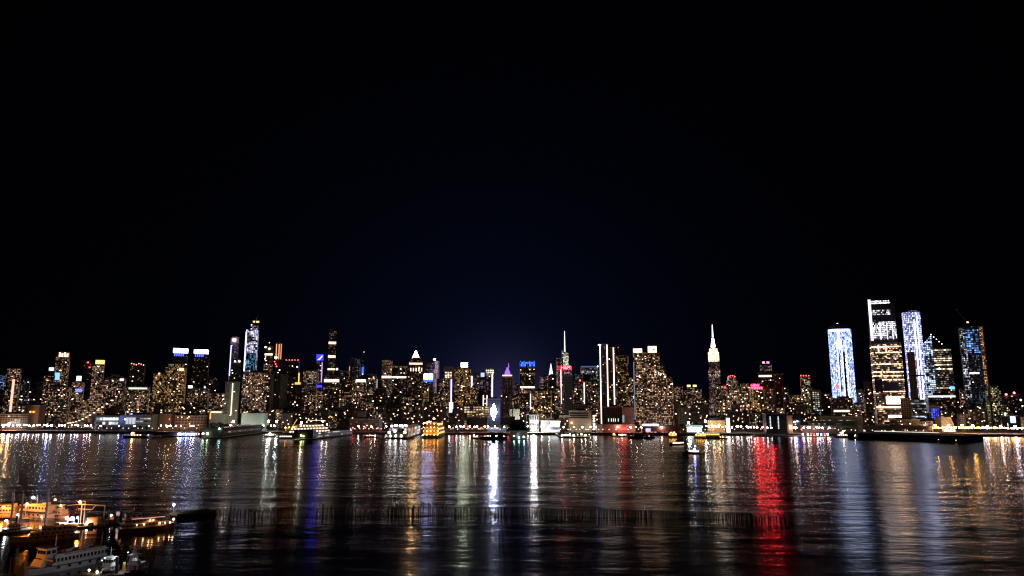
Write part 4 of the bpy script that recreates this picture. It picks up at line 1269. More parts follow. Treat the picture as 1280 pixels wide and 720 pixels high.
t = tower('garage_building', 'concrete parking block with three lit open decks beside the white shed', 'building', 157, 200, 519, 60, pbr('garage_concrete', (.2, .19, .15), .85), nwin=0, ratio=.4)
for a_ in (522.5, 526, 529.3):
    panel(t, 171, 198, a_, a_ + 1.5, fac('deck_light', base=(.1, .1, .09), a=(.95, 1, .8), b=(1, 1, .9), frac=1.1, s=1.5, bay=7, floor=30, gamma=.8, ww=.9, wh=1), 'open_deck')
panel(t, 160, 172, 516.5, 518.6, E('teal_sign', (.45, .8, .85), 1.1), 'sign', 1, -8)
panel(t, 158, 170, 522, 530, fac('shed_band', ), 'window_band')
for px, mm in ((155.5, E_LAMPB), (140.5, E_LAMPB)):
    o = MB().tube((0, 0, 0), (0, 0, 19), .25, DARK, 5).ball((0, 0, 20), 1.3, mm, 6, 4).build('light_mast', None, P(px, 35))
    tag(o, 'tall mast with a blue lamp above the ' + ('garage' if px > 150 else 'white shed') + ' roof', 'light mast')
t = tower('terminal_building', 'low brown terminal lit orange at its base, right of the parking block', 'building', 199, 219, 518, 70, pbr('brown_terminal', (.36, .2, .1), .85), nwin=1, ratio=.5)
tower('terminal_building', 'plain brown low terminal below the right crowned tower', 'building', 219, 262, 520, 70, fac('brown_term', base=(.30, .18, .1), frac=.08, s=2, bay=6, floor=5), nwin=6, ratio=.4)
t = tower('hall', 'white tiered hall with warm lit upper band, left foot of the olive concrete tower', 'building', 262, 286, 517, 75, pbr('hall_white', (.36, .36, .32), .7), nwin=0, ratio=.5, tiers=((.7, 514),))
panel(t, 264, 277, 514.3, 516, E('warm_band', (1, .72, .45), 1.8), 'lit_band')
panel(t, 262.6, 264, 515, 524, E('orange_edge2', (1, .4, .1), 1.4), 'light_strip')
t = tower('hall', 'long pale green-lit hall behind two floodlight masts', 'building', 302, 335, 517, 60, pbr('hall_green', (.28, .33, .29), .7), nwin=0, ratio=.4)
tower('warehouse', 'low dark warehouse behind the orange-lit ship', 'building', 436, 478, 524, 55, fac('dk_ware', base=(.16, .12, .09), frac=.06, s=2), nwin=3, ratio=.4)
tower('tower_block', 'small pale tan block standing above the low dark warehouse', 'building', 447, 458, 515, 90, TAN, nwin=1)
t = tower('office_block', 'wide low block with a lit grid of orange windows left of the dazzling white screen', 'building', 580, 611, 508, 130, fac('lit_grid', base=(.08, .05, .04), a=(1, .5, .2), b=(1, .8, .5), frac=1.1, s=2.0, bay=5.5, floor=4.3, gamma=1.1), nwin=5, ratio=.5)
panel(t, 584, 609, 521.5, 532, BLACK, 'dark_base', 2)
# dazzling screen
t = tower('screen_building', 'dark lane-side block carrying a dazzling white vertical screen', 'building', 609, 625.5, 499, 300, fac('screen_block', base=(.10, .10, .13), frac=.15, s=2), nwin=0)
DAZ = E('dazzling_screen', (.62, .68, 1), 170)
zc, hh, xx = lz(t, 515), (lz(t, 505.5) - lz(t, 524)) / 2, lx(t, 617.2)
scr = MB()
pts = [(0, -1.15), (.34, -.6), (.78, -.12), (.74, .2), (.36, .66), (0, 1.1), (-.34, .66), (-.78, .2), (-.82, -.12), (-.34, -.6)]  # spindle outline shaped after the light's starburst glare
wq = 4.8 * t.D / F
fr_ = [(xx + a * wq, -t.d / 2 - 1.4, zc + b * hh) for a, b in pts]
bk = [(x, y + 1.2, z) for x, y, z in fr_]
scr.face(fr_, DAZ)
for i in range(10):
    j = (i + 1) % 10
    scr.face([fr_[j], fr_[i], bk[i], bk[j]], DARK)
scr.build('bright_screen', t.root)
sl = bpy.data.lights.new('screen_halo_light', 'POINT')  # point light added to spread a halo over the block's wall
sl.energy = 50000
sl.color = (.5, .55, 1)
sl.shadow_soft_size = 3
so = bpy.data.objects.new('screen_halo_light', sl)
COL.objects.link(so)
so.parent = t.root
so.location = (xx, -t.d / 2 - 7, zc)
# museum ship quay buildings
tower('warehouse', 'dull olive-grey block behind the blue-tarped ship', 'building', 637, 649.5, 512, 40, pbr('olive_wall', (.36, .36, .26), .85), nwin=0)
t = tower('glass_block', 'pale lit column-grid block above the dazzling quay floodlight', 'building', 662, 674, 519, 70, fac('pale_grid', base=(.5, .5, .5), a=(.9, .9, .95), b=(1, .95, .9), frac=.5, s=.8, bay=4, floor=16, gamma=1), nwin=0)
t = tower('lit_hall', 'glaring white lit hall right of the dazzling quay floodlight', 'building', 676, 700, 526, 50, pbr('hall_w2', (.7, .72, .72), .7), nwin=0, ratio=.5)
panel(t, 688, 699.5, 527, 532.5, E('glaring_white', (.93, 1, .97), 4), 'lit_wall')
panel(t, 677, 688, 527, 536, fac('white_louvre', base=(.3, .3, .3), a=(.9, .92, 1), b=(1, 1, 1), frac=1.2, s=1.6, bay=4, floor=3.2, gamma=.8), 'lit_wall')
panel(t, 688, 699, 533, 537, fac('white_louvre2', base=(.2, .25, .4), a=(.5, .7, 1), b=(.9, 1, 1), frac=1, s=1.4, bay=4, floor=3.2, gamma=.8), 'lit_wall')
q_ = P(667, 8)
fl = thing('floodlight', 'dazzling white floodlight on the quay right of the museum ship', 'floodlight', q_)
MB().tube((0, 0, 0), (0, 0, 6), .35, STEEL, 6).build('mast', fl)
MB().ball((0, 0, 8), 3.4, E('quay_floodlight', (1, .97, .95), 420), 8, 6).build('lamp_head', fl)
# brick and louvred blocks
t = tower('brick_warehouse', 'tan brick warehouse with dark ribbon windows, behind the planted pier', 'building', 711, 739, 514, 45, TAN, nwin=0, ratio=.6)
for a_ in (516, 518.7, 521.4):
    panel(t, 712, 735, a_, a_ + 1.4, BLACK, 'ribbon_window')
beacon(t, 714.5, 528.5, E_ORANGE, 1.0)
t = tower('service_tower', 'narrow dark tower with a ladder of white lit openings beside the tan warehouse', 'building', 737, 744, 513, 40, BLACK, nwin=0)
for k in range(6):
    panel(t, 741, 743.4, 519 + 3.3 * k, 520.7 + 3.3 * k, E_WHITE, 'lit_window')
tower('brick_warehouse', 'small rust-brown block with warm specks left of the tan warehouse', 'building', 699, 711, 520, 60, fac('rust', base=(.3, .16, .1), frac=.2, s=3), nwin=3)
t = tower('louvred_building', 'black block with close vertical ribs and a few pale lights at its base', 'building', 753, 777, 509, 70, BLACK, nwin=0, ratio=.6)
for k in range(11):
    panel(t, 754.4 + k * 2.1, 755.2 + k * 2.1, 510, 530, pbr('brown_rib', (.14, .09, .07), .7), 'rib', 1)
for a_ in (760, 763.5, 766, 768.3, 772):
    panel(t, a_, a_ + .8, 523, 527, E('pale_green_win', (.8, 1, .85), 1.2), 'lit_window', .8, 1.4)
t = tower('blank_building', 'dull pinkish-brown blank wall block right of the black ribbed block', 'building', 777, 792, 510, 60, pbr('pink_brown', (.40, .26, .20), .85), nwin=0, ratio=.6)
panel(t, 777.5, 780, 519, 528, E('pale_glass', (.6, .7, .8), .5), 'glazed_strip')
tower('podium', 'long pinkish-brown podium wall below the black ribbed block', 'building', 752, 794, 531, 30, pbr('pink_brown', (.40, .26, .20), .85), nwin=0, ratio=.3, pent=False)
t = tower('kiosk', 'small pale kiosk lit violet-white at the foot of the left edge-lit tower', 'kiosk', 745, 753, 531, 25, pbr('kiosk_white', (.7, .68, .68), .6), nwin=0)
# ferry landing
t = tower('ferry_terminal', 'ferry terminal with reddish front and a glaring white roof-edge light', 'building', 801, 850, 533, 20, pbr('red_panels', (.5, .16, .14), .6), nwin=0, ratio=.3, pent=False)
panel(t, 804, 824, 530.3, 532.6, E('roof_edge_light', (1, .9, .88), 7), 'roof_light', 2, -6)
panel(t, 826, 848, 532.6, 534, E('roof_edge_light2', (1, .9, .88), 3), 'roof_light', 2, -6)
panel(t, 802, 850, 539.8, 541.6, fac('terminal_glass', base=(.2, .05, .05), a=(1, .3, .25), b=(1, .8, .75), frac=1, s=3, bay=6, floor=5, gamma=1), 'lit_front')
fb = MB()
a_, b_, z0_, z1_ = lx(t, 807), lx(t, 813), lz(t, 539.5), lz(t, 535.5)
fb.box((a_ + b_) / 2, -t.d / 2 - .8, (z0_ + z1_) / 2, b_ - a_, .6, z1_ - z0_, E('pale_blue_panel', (.45, .55, 1), 1.5))
fb.build('lit_panel', t.root)
t = tower('lit_hall', 'white glowing hall behind the yellow water taxis', 'building', 857.5, 877.5, 531.5, 35, pbr('hall_w3', (.7, .7, .7), .7), nwin=0, ratio=.5)
panel(t, 858.5, 876.5, 534, 539.5, E('white_wall_glow', (.92, 1, .95), 3.2), 'lit_wall')
panel(t, 857, 878, 531.5, 532.5, E('teal_edge', (.4, .75, .7), .8), 'roof_light')
tower('warehouse', 'tan blank shed left of the white glowing hall', 'building', 845, 858, 533, 30, TAN, nwin=0, ratio=.5)
tower('warehouse', 'brown shed lit orange, right of the white glowing hall', 'building', 884, 906, 526, 80, pbr('orange_brown', (.4, .24, .12), .8), nwin=1, ratio=.5)
t = tower('glowing_column', 'slender white glowing column on the shore, below the round-roofed tower', 'column', 907.2, 912, 522, 25, pbr('col_white', (.8, .8, .78), .6), nwin=0, pent=False, taper=-.0)
panel(t, 907.6, 911.6, 523, 540, E('column_glow', (1, .96, .9), 6), 'lit_face')
t = tower('black_box_building', 'black box building with two vertical rows of white dots', 'building', 953, 983, 517.5, 20, BLACK, nwin=0, ratio=.6, pent=False)
for c_ in (962.3, 972.3):
    for k in range(9):
        panel(t, c_ - .6, c_ + .6, 520.7 + k * 1.75, 521.8 + k * 1.75, E('dot_light', (.85, .9, 1), 1.3), 'dot_light')
tower('brown_block', 'orange-brown narrow block against the right side of the black box building', 'building', 983, 990, 520, 30, pbr('orange_brown', (.4, .24, .12), .8), nwin=1)
t = tower('kiosk', 'low block with a violet and a blue lamp right of the orange-brown narrow block', 'building', 990, 1000, 527, 60, st('dim'), nwin=1)
beacon(t, 993, 527.5, E_LAMPP, 1.4); beacon(t, 996.5, 526.5, E_LAMPB, 1.3)
# railyard sheds, each a long pale roof
for (x0, x1, y0, y1, off, mm, lab) in ((1022, 1078, 520, 525, 210, pbr('roof_green', (.5, .54, .42), .7), 'upper long pale green flat roof below the tall blue-white tower'),
                                   (1010, 1070, 526, 529.5, 150, pbr('roof_green', (.5, .54, .42), .7), 'lower long pale green flat roof below the tall blue-white tower'),
                                   (997, 1072, 531.5, 535, 60, pbr('roof_brown', (.3, .25, .2), .7), 'long dull brown shed with a light line along its eaves')):
    t = tower('long_shed', lab, 'shed', x0, x1, y0, off, mm, nwin=0, ratio=.25, pent=False, parapet=False)
    panel(t, x0 + 2, x1 - 2, y1, y1 + .8, fac('eaves_light', base=(.1, .1, .09), a=(1, .9, .7), b=(1, 1, .85), frac=.9, s=1.8, bay=5, floor=40, gamma=1.4, ww=.7, wh=1), 'eaves_light')
    o = MB()
    for k in range(14):
        px = x0 + 3 + (x1 - x0 - 6) * k / 13
        o.box(lx(t, px), -t.d / 2 - .3, t.h * .4, .5, .5, t.h * .8, CONC)
    o.build('post', t.root)
t = tower('long_shed', 'long low grey shed beyond the dark pier slab, below the gold-lit skyscraper', 'shed', 1072, 1163, 533, 40, pbr('shed_grey', (.22, .19, .18), .8), nwin=0, ratio=.2, pent=False)
panel(t, 1073, 1160, 538.2, 539.4, fac('eaves_light'), 'eaves_light')
t = tower('brown_block', 'cream banded low block left of the orange street lamps', 'building', 1150, 1166, 527, 50, fac('cream_band', base=(.4, .32, .24), a=(1, .7, .45), b=(1, .85, .7), frac=.8, band=.4, s=1.6, bay=8, floor=5), nwin=1, ratio=.4)
tower('low_block', 'dark glazed block with one blue-white lamp, left of the cream banded block', 'building', 1112, 1150, 525, 90, st('off'), nwin=5, ratio=.4)

# ------------------------------------------------------------------ trees on the shore
LEAF = pbr('night_foliage', (.05, .075, .03), .8, 0, .5, .5)
BARK = pbr('bark', (.06, .045, .035), .9)


def tree(px, off, h, w, label, group):
    q_ = P(px, off)
    r0 = thing('tree', label, 'tree', q_, lr.uniform(0, 6), group)
    m = MB()
    m.tube((0, 0, 0), (0, 0, h * .5), .35, BARK, 6, .2)
    for k in range(4):
        a = lr.uniform(0, 6.28)
        m.tube((0, 0, h * .35), (math.cos(a) * w * .3, math.sin(a) * w * .3, h * .65), .16, BARK, 4, .06)
    m.build('trunk', r0)
    m = MB()
    for k in range(240):
        a, b, c = lr.gauss(0, 1), lr.gauss(0, 1), lr.gauss(0, 1)
        l = math.sqrt(a * a + b * b + c * c) or 1
        rd = lr.uniform(.35, 1) ** .6
        lump = .75 + .25 * math.sin(a / l * 5 + k % 3) * math.cos(b / l * 4)
        p = Vector((a / l * w * .5 * rd * lump, b / l * w * .5 * rd * lump, h * .64 + c / l * h * .36 * rd * lump))
        s_ = lr.uniform(.5, 1.1)
        u = Vector((lr.gauss(0, 1), lr.gauss(0, 1), lr.gauss(0, 1))).normalized()
        v_ = u.orthogonal().normalized()
        m.face([p - u * s_, p + v_ * s_ * .7, p + u * s_, p - v_ * s_ * .7], LEAF)
    m.build('crown', r0)


for px, off, h, w in ((266, 18, 17, 15), (274, 14, 18, 17), (282, 18, 15, 14), (290, 20, 12, 12), (299, 22, 12, 13)):
    tree(px, off, h, w, 'dark round tree in the clump before the white tiered hall', 'dark trees before the white tiered hall')
for px in (309, 318, 327, 336, 345):
    tree(px, 20, 11, 12, 'low dark tree in the row before the pale green hall', 'low trees before the pale green hall')
for px in (123, 130, 150, 166, 174, 184):
    tree(px, 15, 11, 10, 'dark tree on the shore before the white shed and parking block', 'trees before the white shed and parking block')
for px in (560, 567, 574, 627, 633):
    tree(px, 35, 14, 13, 'dark tree on the quay ' + ('right' if px < 600 else 'behind the left end') + ' of the ' + ('golden-lit boat' if px < 600 else 'museum ship'), 'dark trees ' + ('right of the golden-lit boat' if px < 600 else 'behind the museum ship'))


# ------------------------------------------------------------------ boats
def hull_mb(L, B, fb, mat, deck=None, sheer=.25, draft=.6, stripe=None, square=False):
    m = MB()
    n = 9
    S = []
    for i in range(n):
        u = i / (n - 1)
        x = -L / 2 + L * u
        hb = B / 2 * (1 - max(0, (u - .55) / .45) ** 2.0) * (.86 + .14 * min(1, u * 4))
        if square:
            hb = B / 2
        hb = max(hb, .04)
        z = fb * (1 + sheer * max(0, (u - .4) / .6) ** 2)
        S.append((x, hb, z))
    for i in range(n - 1):
        (x0, h0, z0), (x1, h1, z1) = S[i], S[i + 1]
        k = .82
        for s_ in (-1, 1):
            m.face([(x0, s_ * h0, z0), (x1, s_ * h1, z1), (x1 - .0, s_ * h1 * k, -draft), (x0, s_ * h0 * k, -draft)][::s_], mat)
        m.face([(x0, -h0, z0), (x1, -h1, z1), (x1, h1, z1), (x0, h0, z0)], deck or mat)
    x, h, z = S[0]
    m.face([(x, h, z), (x, -h, z), (x, -h * .82, -draft), (x, h * .82, -draft)], mat)
    if square:
        x, h, z = S[-1]
        m.face([(x, -h, z), (x, h, z), (x, h * .82, -draft), (x, -h * .82, -draft)], mat)
    return m


DWIN = MB().box(0, 0, 0, 1, 1, 1, pbr('dark_window_glass', (.015, .017, .02), .15)).mesh('window')
LWINS = {}


def lit_win(mat):
    if mat.name not in LWINS:
        LWINS[mat.name] = unit_box('window', mat)
    return LWINS[mat.name]


def boat(name, label, cat, bow, stern, B, fb, hullm, decks=(), deckm=None, wheel=None, mastat=None, rail=False, group=None, square=False, sheer=.25, stripe=None, win=None, bothsides=True):
    """bow, stern: points on the water. decks: (u0,u1,width,z0,z1,material,n windows[,window mesh])."""
    bow, stern = Vector(bow), Vector(stern)
    c = (bow + stern) / 2
    dv = bow - stern
    L = dv.length
    rz = math.atan2(dv.y, dv.x)
    r0 = thing(name, label, cat, (c.x, c.y, 0), rz, group)
    hull_mb(L, B, fb, hullm, deckm, sheer, square=square).build('hull', r0)
    if stripe:
        m = MB()
        for i in range(8):
            pass
    X = lambda u: -L / 2 + L * u
    for dk in decks:
        u0, u1, wd, z0, z1, mt, nw = dk[:7]
        wm = dk[7] if len(dk) > 7 else DWIN
        l = L * (u1 - u0)
        rk = min(1.2, (z1 - z0) * .4)
        b_ = [(X(u0), -wd / 2), (X(u1), -wd / 2), (X(u1), wd / 2), (X(u0), wd / 2)]
        t_ = [(X(u0) + .1, -wd / 2 + .1), (X(u1) - rk, -wd / 2 + .1), (X(u1) - rk, wd / 2 - .1), (X(u0) + .1, wd / 2 - .1)]
        MB().prism(b_, z0, z1, mt, mt, t_).build('deckhouse', r0)
        MB().box((X(u0) + X(u1) - rk) / 2, 0, z1 + .06, l - rk + .5, wd + .3, .12, mt).build('deck_roof', r0)
        if wd > 2:
            inst('aft_dark_panel', DWIN, r0, (X(u0) + .02, 0, (z0 + z1) / 2), (.16, wd * .88, (z1 - z0) * .8))  # dark panel added to tone down aft walls whitened by the floodlights
        for k in range(nw):
            ww = l / nw * .55
            for s_ in (-1, 1):
                inst('window', wm, r0, (X(u0) + l * (k + .5) / nw - .15, s_ * (wd / 2 - .02), (z0 * .4 + z1 * .6)), (ww, .14, (z1 - z0) * .42))
    if wheel:
        u, wl, wd, z0, z1, mt = wheel[:6]
        wm = wheel[6] if len(wheel) > 6 else DWIN
        w = MB()
        w.prism([(X(u) - wl / 2, -wd / 2), (X(u) + wl / 2, -wd / 2), (X(u) + wl / 2, wd / 2), (X(u) - wl / 2, wd / 2)], z0, z1, mt, mt,
                [(X(u) - wl / 2 + .1, -wd / 2 + .1), (X(u) + wl / 2 - .4, -wd / 2 + .1), (X(u) + wl / 2 - .4, wd / 2 - .1), (X(u) - wl / 2 + .1, wd / 2 - .1)])
        wo = w.build('wheelhouse', r0)
        MB().box(X(u) - .1, 0, z1 + .08, wl + .4, wd + .4, .16, mt).build('wheelhouse_roof', wo)
        zz, hz = z0 + (z1 - z0) * .62, (z1 - z0) * .36
        for k in (-1, 0, 1):
            inst('window', wm, wo, (X(u) + wl / 2 - .2, k * wd * .3, zz), (.2, wd * .22, hz))
        for k in (-1, 1):
            for s_ in (-1, 1):
                inst('window', wm, wo, (X(u) + k * wl * .22, s_ * (wd / 2 - .03), zz), (wl * .32, .14, hz))
    if mastat:
        u, z0, z1 = mastat
        m = MB().tube((X(u), 0, z0), (X(u), 0, z1), .09, STEEL, 5, .05)
        m.tube((X(u), -1, z0 + (z1 - z0) * .7), (X(u), 1, z0 + (z1 - z0) * .7), .05, STEEL, 4)
        m.build('mast', r0)
    if rail:
        m = MB()
        pts = []
        for i in range(9):
            u = i / 8
            hb = max(B / 2 * (1 - max(0, (u - .55) / .45) ** 2.0) * (.86 + .14 * min(1, u * 4)), .04)
            pts.append((-L / 2 + L * u, hb, fb * (1 + sheer * max(0, (u - .4) / .6) ** 2) - .18))
        for s_ in (-1, 1):
            for p_, q_ in zip(pts, pts[1:]):
                m.tube((p_[0], s_ * p_[1], p_[2]), (q_[0], s_ * q_[1], q_[2]), .16, DARK, 5)
        m.build('rubbing_strake', r0)
        for s_ in (-1, 1):
            for k in range(5):
                x_, hb, z_ = pts[1 + k]
                MB().tube((x_, s_ * (hb + .04), z_ - .45), (x_, s_ * (hb + .3), z_ - .45), .42, BLACK, 8).build('tyre_fender', r0)
        m = MB()
        z = fb * 1.02
        for s_ in (-1, 1):
            for h_ in (.5, 1.0):
                m.tube((X(.03), s_ * B * .44, z + h_), (X(.62), s_ * B * .47, z + h_), .035, STEEL, 4)
                m.tube((X(.62), s_ * B * .47, z + h_), (X(.97), s_ * B * .1, z + h_ + fb * .2), .035, STEEL, 4)
            for k in range(12):
                u = .03 + .59 * k / 11
                m.tube((X(u), s_ * B * .455, z), (X(u), s_ * B * .455, z + 1.0), .03, STEEL, 4)
        m.build('railing', r0)
    r0['_L'] = L
    r0['_s'] = 1.0 if dv.x > 0 or abs(dv.y) > abs(dv.x) else -1.0
    return r0, X


def bulb(parent, p, mat, r=.25):
    p = (p[0], p[1] * parent.get('_s', 1.0), p[2])
    return MB().ball(p, r, mat, 8, 5).build('lamp', parent)


LW = lit_win(E_PEACH)
LWW = lit_win(E_WHITE)
LWO = lit_win(E('orange_window', (1, .45, .12), 3.5, False))
DKH = pbr('dark_hull', (.02, .022, .026), .4)
GREY = pbr('ship_grey', (.22, .23, .24), .5)
YEL = pbr('taxi_yellow', (.75, .48, .03), .45)


# piers running out from the far shore
def pier(label, pxl, pxr, Y0, deck=2.6, name='pier', mat=None, piles=True):
    a, b = at(pxl, 540, Y0), at(pxr, 540, Y0)
    ln = shore((a.x + b.x) / 2) - Y0
    r0 = thing(name, label, 'pier', ((a.x + b.x) / 2, Y0, 0))
    w = b.x - a.x
    MB().box(0, ln / 2, deck - .6, w, ln - 1.4, 1.2, mat or CONC).build('deck', r0)
    if piles:
        n = max(3, int(w / 6))
        nn = 0
        for j in range(max(2, int(ln / 25))):
            for i in range(n):
                if j and 0 < i < n - 1:
                    continue
                if nn >= 60:
                    continue
                nn += 1
                inst('pile', PILEM, r0, (-w / 2 + .6 + (w - 1.2) * i / (n - 1), .6 + j * 24, 0))
    return r0, w, ln


PILEM = MB().tube((0, 0, -1.5), (0, 0, 1.9), .4, WOOD, 6).mesh('pile')

# 1: dark terminal pier with long shed
r0, w, ln = pier('long pier with a dark terminal shed, its black end face carrying two greenish lamps', 252, 277, 1062)
MB().box(0, ln / 2 + 1, 9, w - 1, ln - 4, 12.6, pbr('terminal_dark', (.05, .045, .045), .8)).build('shed', r0)
MB().box(w / 2 - .6, ln / 2 + 1, 8.5, .5, ln - 12, 3.2, fac('pier_gallery', base=(.2, .16, .15), a=(1, .6, .5), b=(.95, .85, 1), frac=.55, s=2.2, bay=5, floor=3.4, gamma=1.6)).build('lit_gallery', r0)
MB().box(w / 2 - 2, ln / 2 + 1, 15.8, 2, ln - 8, .8, fac('roof_rail_light', base=(.3, .2, .3), a=(1, .7, .75), b=(.85, .8, 1), frac=.8, s=3, bay=7, floor=20, wh=1, gamma=1.5)).build('roof_lights', r0)
for k in (-.42, -.2):
    bulb(r0, (w * k, -.2, 7), E_LAMPG, 1.5)
bulb(r0, (w * .38, 0, 14.2), E('teal_lamp', (.6, 1, .95), 30), 1.1)
# 2: low dark pier with blue and white lamps
r0, w, ln = pier('low dark pier with blue and white lamps left of the dark terminal pier', 186, 250, 1120)
MB().box(0, 14, 5, w - 6, 18, 4.5, pbr('terminal_dark', (.05, .045, .045), .8)).build('shed', r0)
for k, mm in enumerate((E_LAMPP, E_LAMPP, E_LAMPB, E_LAMPP, E_LAMPB, E_LAMPW, E_LAMPP, E_PEACH, E_PEACH)):
    bulb(r0, (w * (.08 + .05 * k), -.3, 4.4), mm, 1.0)
# 3: pier with black end and long white shed
r0, w, ln = pier('pier with a black block at its river end and a yellow lamp on it', 367, 391, 1020)
MB().box(0, 10, 8.2, w, 18, 11.2, BLACK).build('end_block', r0)
bulb(r0, (-w * .1, -.4, 6), E('yellow_lamp', (1, .85, .25), 45), 1.1)
bulb(r0, (w * .03, -.4, 5.3), E('green_yellow_lamp', (.8, 1, .3), 14), .9)
a_ = at(391, 540, 1032); b_ = at(438, 540, 1180)
dv = Vector((b_.x - a_.x, b_.y - a_.y, 0))
r0 = thing('pier_shed', 'long white pier shed with lit windows running back from the black end block', 'shed', ((a_.x + b_.x) / 2 + 3, (a_.y + b_.y) / 2, 0), math.atan2(dv.y, dv.x))
MB().box(0, 6, 5.6, dv.length, 12, 7, pbr('shed_pale', (.6, .57, .52), .7), 0, ROOF).build('wall', r0)
MB().box(0, -.25, 8.2, dv.length - 4, .5, 1.8, fac('pier_win', base=(.4, .38, .35), a=(1, .9, .75), b=(1, 1, .95), frac=.9, s=2.6, bay=9, floor=30, wh=1, gamma=1, ww=.8)).build('window_band', r0)
MB().box(0, -.2, 4, dv.length - 6, .4, 2.2, fac('pier_win2', base=(.4, .35, .3), a=(1, .6, .35), b=(1, .85, .65), frac=.7, s=1.1, bay=8, floor=30, wh=1, gamma=1, ww=.8)).build('window_band', r0)
MB().box(0, 6, 1.4, dv.length, 13, 1.4, CONC).build('deck', r0)
# white event pier
r0, w, ln = pier('event pier with a dark river end holding three square and three round white lamps', 483, 508, 1045)
MB().box(0, 8, 7, w * .9, 14, 9, pbr('event_dark', (.07, .06, .05), .8)).build('end_block', r0)
for k in range(3):
    bulb(r0, (w * (-.3 + .27 * k), .6, 4.6), E('round_white_lamp', (1, .95, .85), 28), 1.3)
for k, (u, z) in enumerate(((-.36, 9.6), (-.08, 11.4), (.42, 9.6))):
    MB().box(w * u, .4, z, 3.2, .6, 2.8, E('square_white_lamp', (1, .97, .9), 12)).build('lit_window', r0)
EVW = fac('event_windows', base=(.6, .56, .55), a=(1, .82, .74), b=(1, .97, .95), frac=.9, s=3.6, bay=4.5, floor=5.2, gamma=1.1, ww=.7, wh=.75)
MB().prism([(-w / 2, 18), (w / 2, 18), (w / 2, ln - 4), (-w / 2, ln - 4)], 2.6, 14.5, EVW, EVW).build('hall', r0)
MB().prism([(-w / 2, 18), (w / 2, 18), (w / 2, ln - 4), (-w / 2, ln - 4)], 14.5, 17.5, pbr('event_roof', (.6, .56, .58), .6), None, [(-w / 2 + 6, 24), (w / 2 - 6, 24), (w / 2 - 6, ln - 10), (-w / 2 + 6, ln - 10)]).build('roof', r0)
for k in range(9):
    bulb(r0, (-w / 2 + 4 + (w - 8) * (k % 5) / 4, 22 + 16 * (k // 5) + 5 * (k % 3), 18.4), E('roof_white_lamp', (.95, .88, 1), 26), .9)
MB().box(0, -.6, 1.5, w + 24, 2, 1.5, BLACK).build('fender', r0)

# cruise ship behind the black-ended pier
b0, s0_ = Vector((at(353, 545, 1095).x, 1095, 0)), Vector((at(413, 545, 1160).x, 1160, 0))
r0, X = boat('dinner_ship', 'large white multi-deck ship with orange-lit front decks behind the black-ended pier', 'ship', b0, s0_, 17, 6, WHITEP,
             [(.08, .93, 15, 6, 10, WHITEP, 14, LW), (.12, .9, 14, 10.2, 14, WHITEP, 12, LW), (.2, .72, 12, 14.2, 18, pbr('ship_cream', (.6, .52, .46), .5), 8, LW)], mastat=(.4, 18, 32))
for k in range(12):
    bulb(r0, (X(.70 + .024 * (k % 10)), -7.6, 7.5 + 3.4 * (k % 3)), E_ORANGE if k % 3 else E('deep_orange', (1, .25, .03), 20), .75)
bulb(r0, (X(.60), -4, 21), E('ship_flood', (1, .82, .72), 90), 1.7)
bulb(r0, (X(.16), -3, 23), E('ship_flood', (1, .82, .72), 90), 1.3)
bulb(r0, (X(.06), -3, 18), E_LAMPW, 1.1)
MB().box(X(.38), 4.2, 24.5, 28, .6, .7, E('ship_line', (1, .55, .42), 1.6)).build('light_strip', r0)
MB().tube((X(.82), 0, 14), (X(.72), 0, 27), .3, E('orange_rope_light', (1, .45, .2), 2), 5).build('light_rope', r0)
b0, s0_ = Vector((at(349, 547, 1048).x, 1048, 0)), Vector((at(367, 547, 1048).x, 1048, 0))
boat('white_barge', 'low white barge moored left of the black pier block', 'boat', b0, s0_, 7, 2.2, WHITEP, [(.08, .95, 6, 2.2, 5, WHITEP, 6, LWW)], square=True)
b0, s0_ = Vector((at(330, 545, 1110).x, 1110, 0)), Vector((at(346, 545, 1110).x, 1110, 0))
r0, X = boat('moored_boat', 'small boat glaring white amidships left of the large multi-deck ship', 'boat', b0, s0_, 6, 2, WHITEP, [(.2, .9, 5, 2, 5, WHITEP, 5, LWW)])
bulb(r0, (X(.5), -3, 5.6), E_LAMPW, 1.2)
# golden boat
b0, s0_ = Vector((at(538, 546, 1062).x, 1062, 0)), Vector((at(547, 546, 1150).x, 1150, 0))
r0, X = boat('paddle_boat', 'golden-lit triple-deck riverboat right of the white event pier', 'ship', b0, s0_, 24, 4, WHITEP,
             [(.02, .97, 22, 4, 9.5, pbr('riverboat_wood', (.5, .3, .12), .6), 10, LWO), (.04, .95, 21, 9.8, 15.5, pbr('riverboat_wood', (.5, .3, .12), .6), 10, LWO), (.1, .85, 18, 15.8, 22, pbr('riverboat_red', (.5, .2, .12), .6), 8, LWO)], mastat=(.3, 22, 33), square=True)
for k in range(20):
    bulb(r0, (X(.985), -10.5 + 21 * (k % 5) / 4, 5.5 + 5.3 * (k // 5)), (E_ORANGE, E('gold_lamp', (1, .6, .15), 26), E_PEACH)[k % 3], .6)
for k in range(16):
    bulb(r0, (X(.06 + .9 * (k % 8) / 7), -12 if k < 8 else -10.5, 4.4 if k < 8 else 22.4), E_LAMPW if k < 8 else E('gold_lamp', (1, .6, .15), 26), .55)
bulb(r0, (X(.2), -4, 27), E('red_gold', (1, .4, .25), 50), 1.4)
bulb(r0, (X(.7), -6, 23.5), E('red_gold', (1, .4, .25), 50), 1.0)

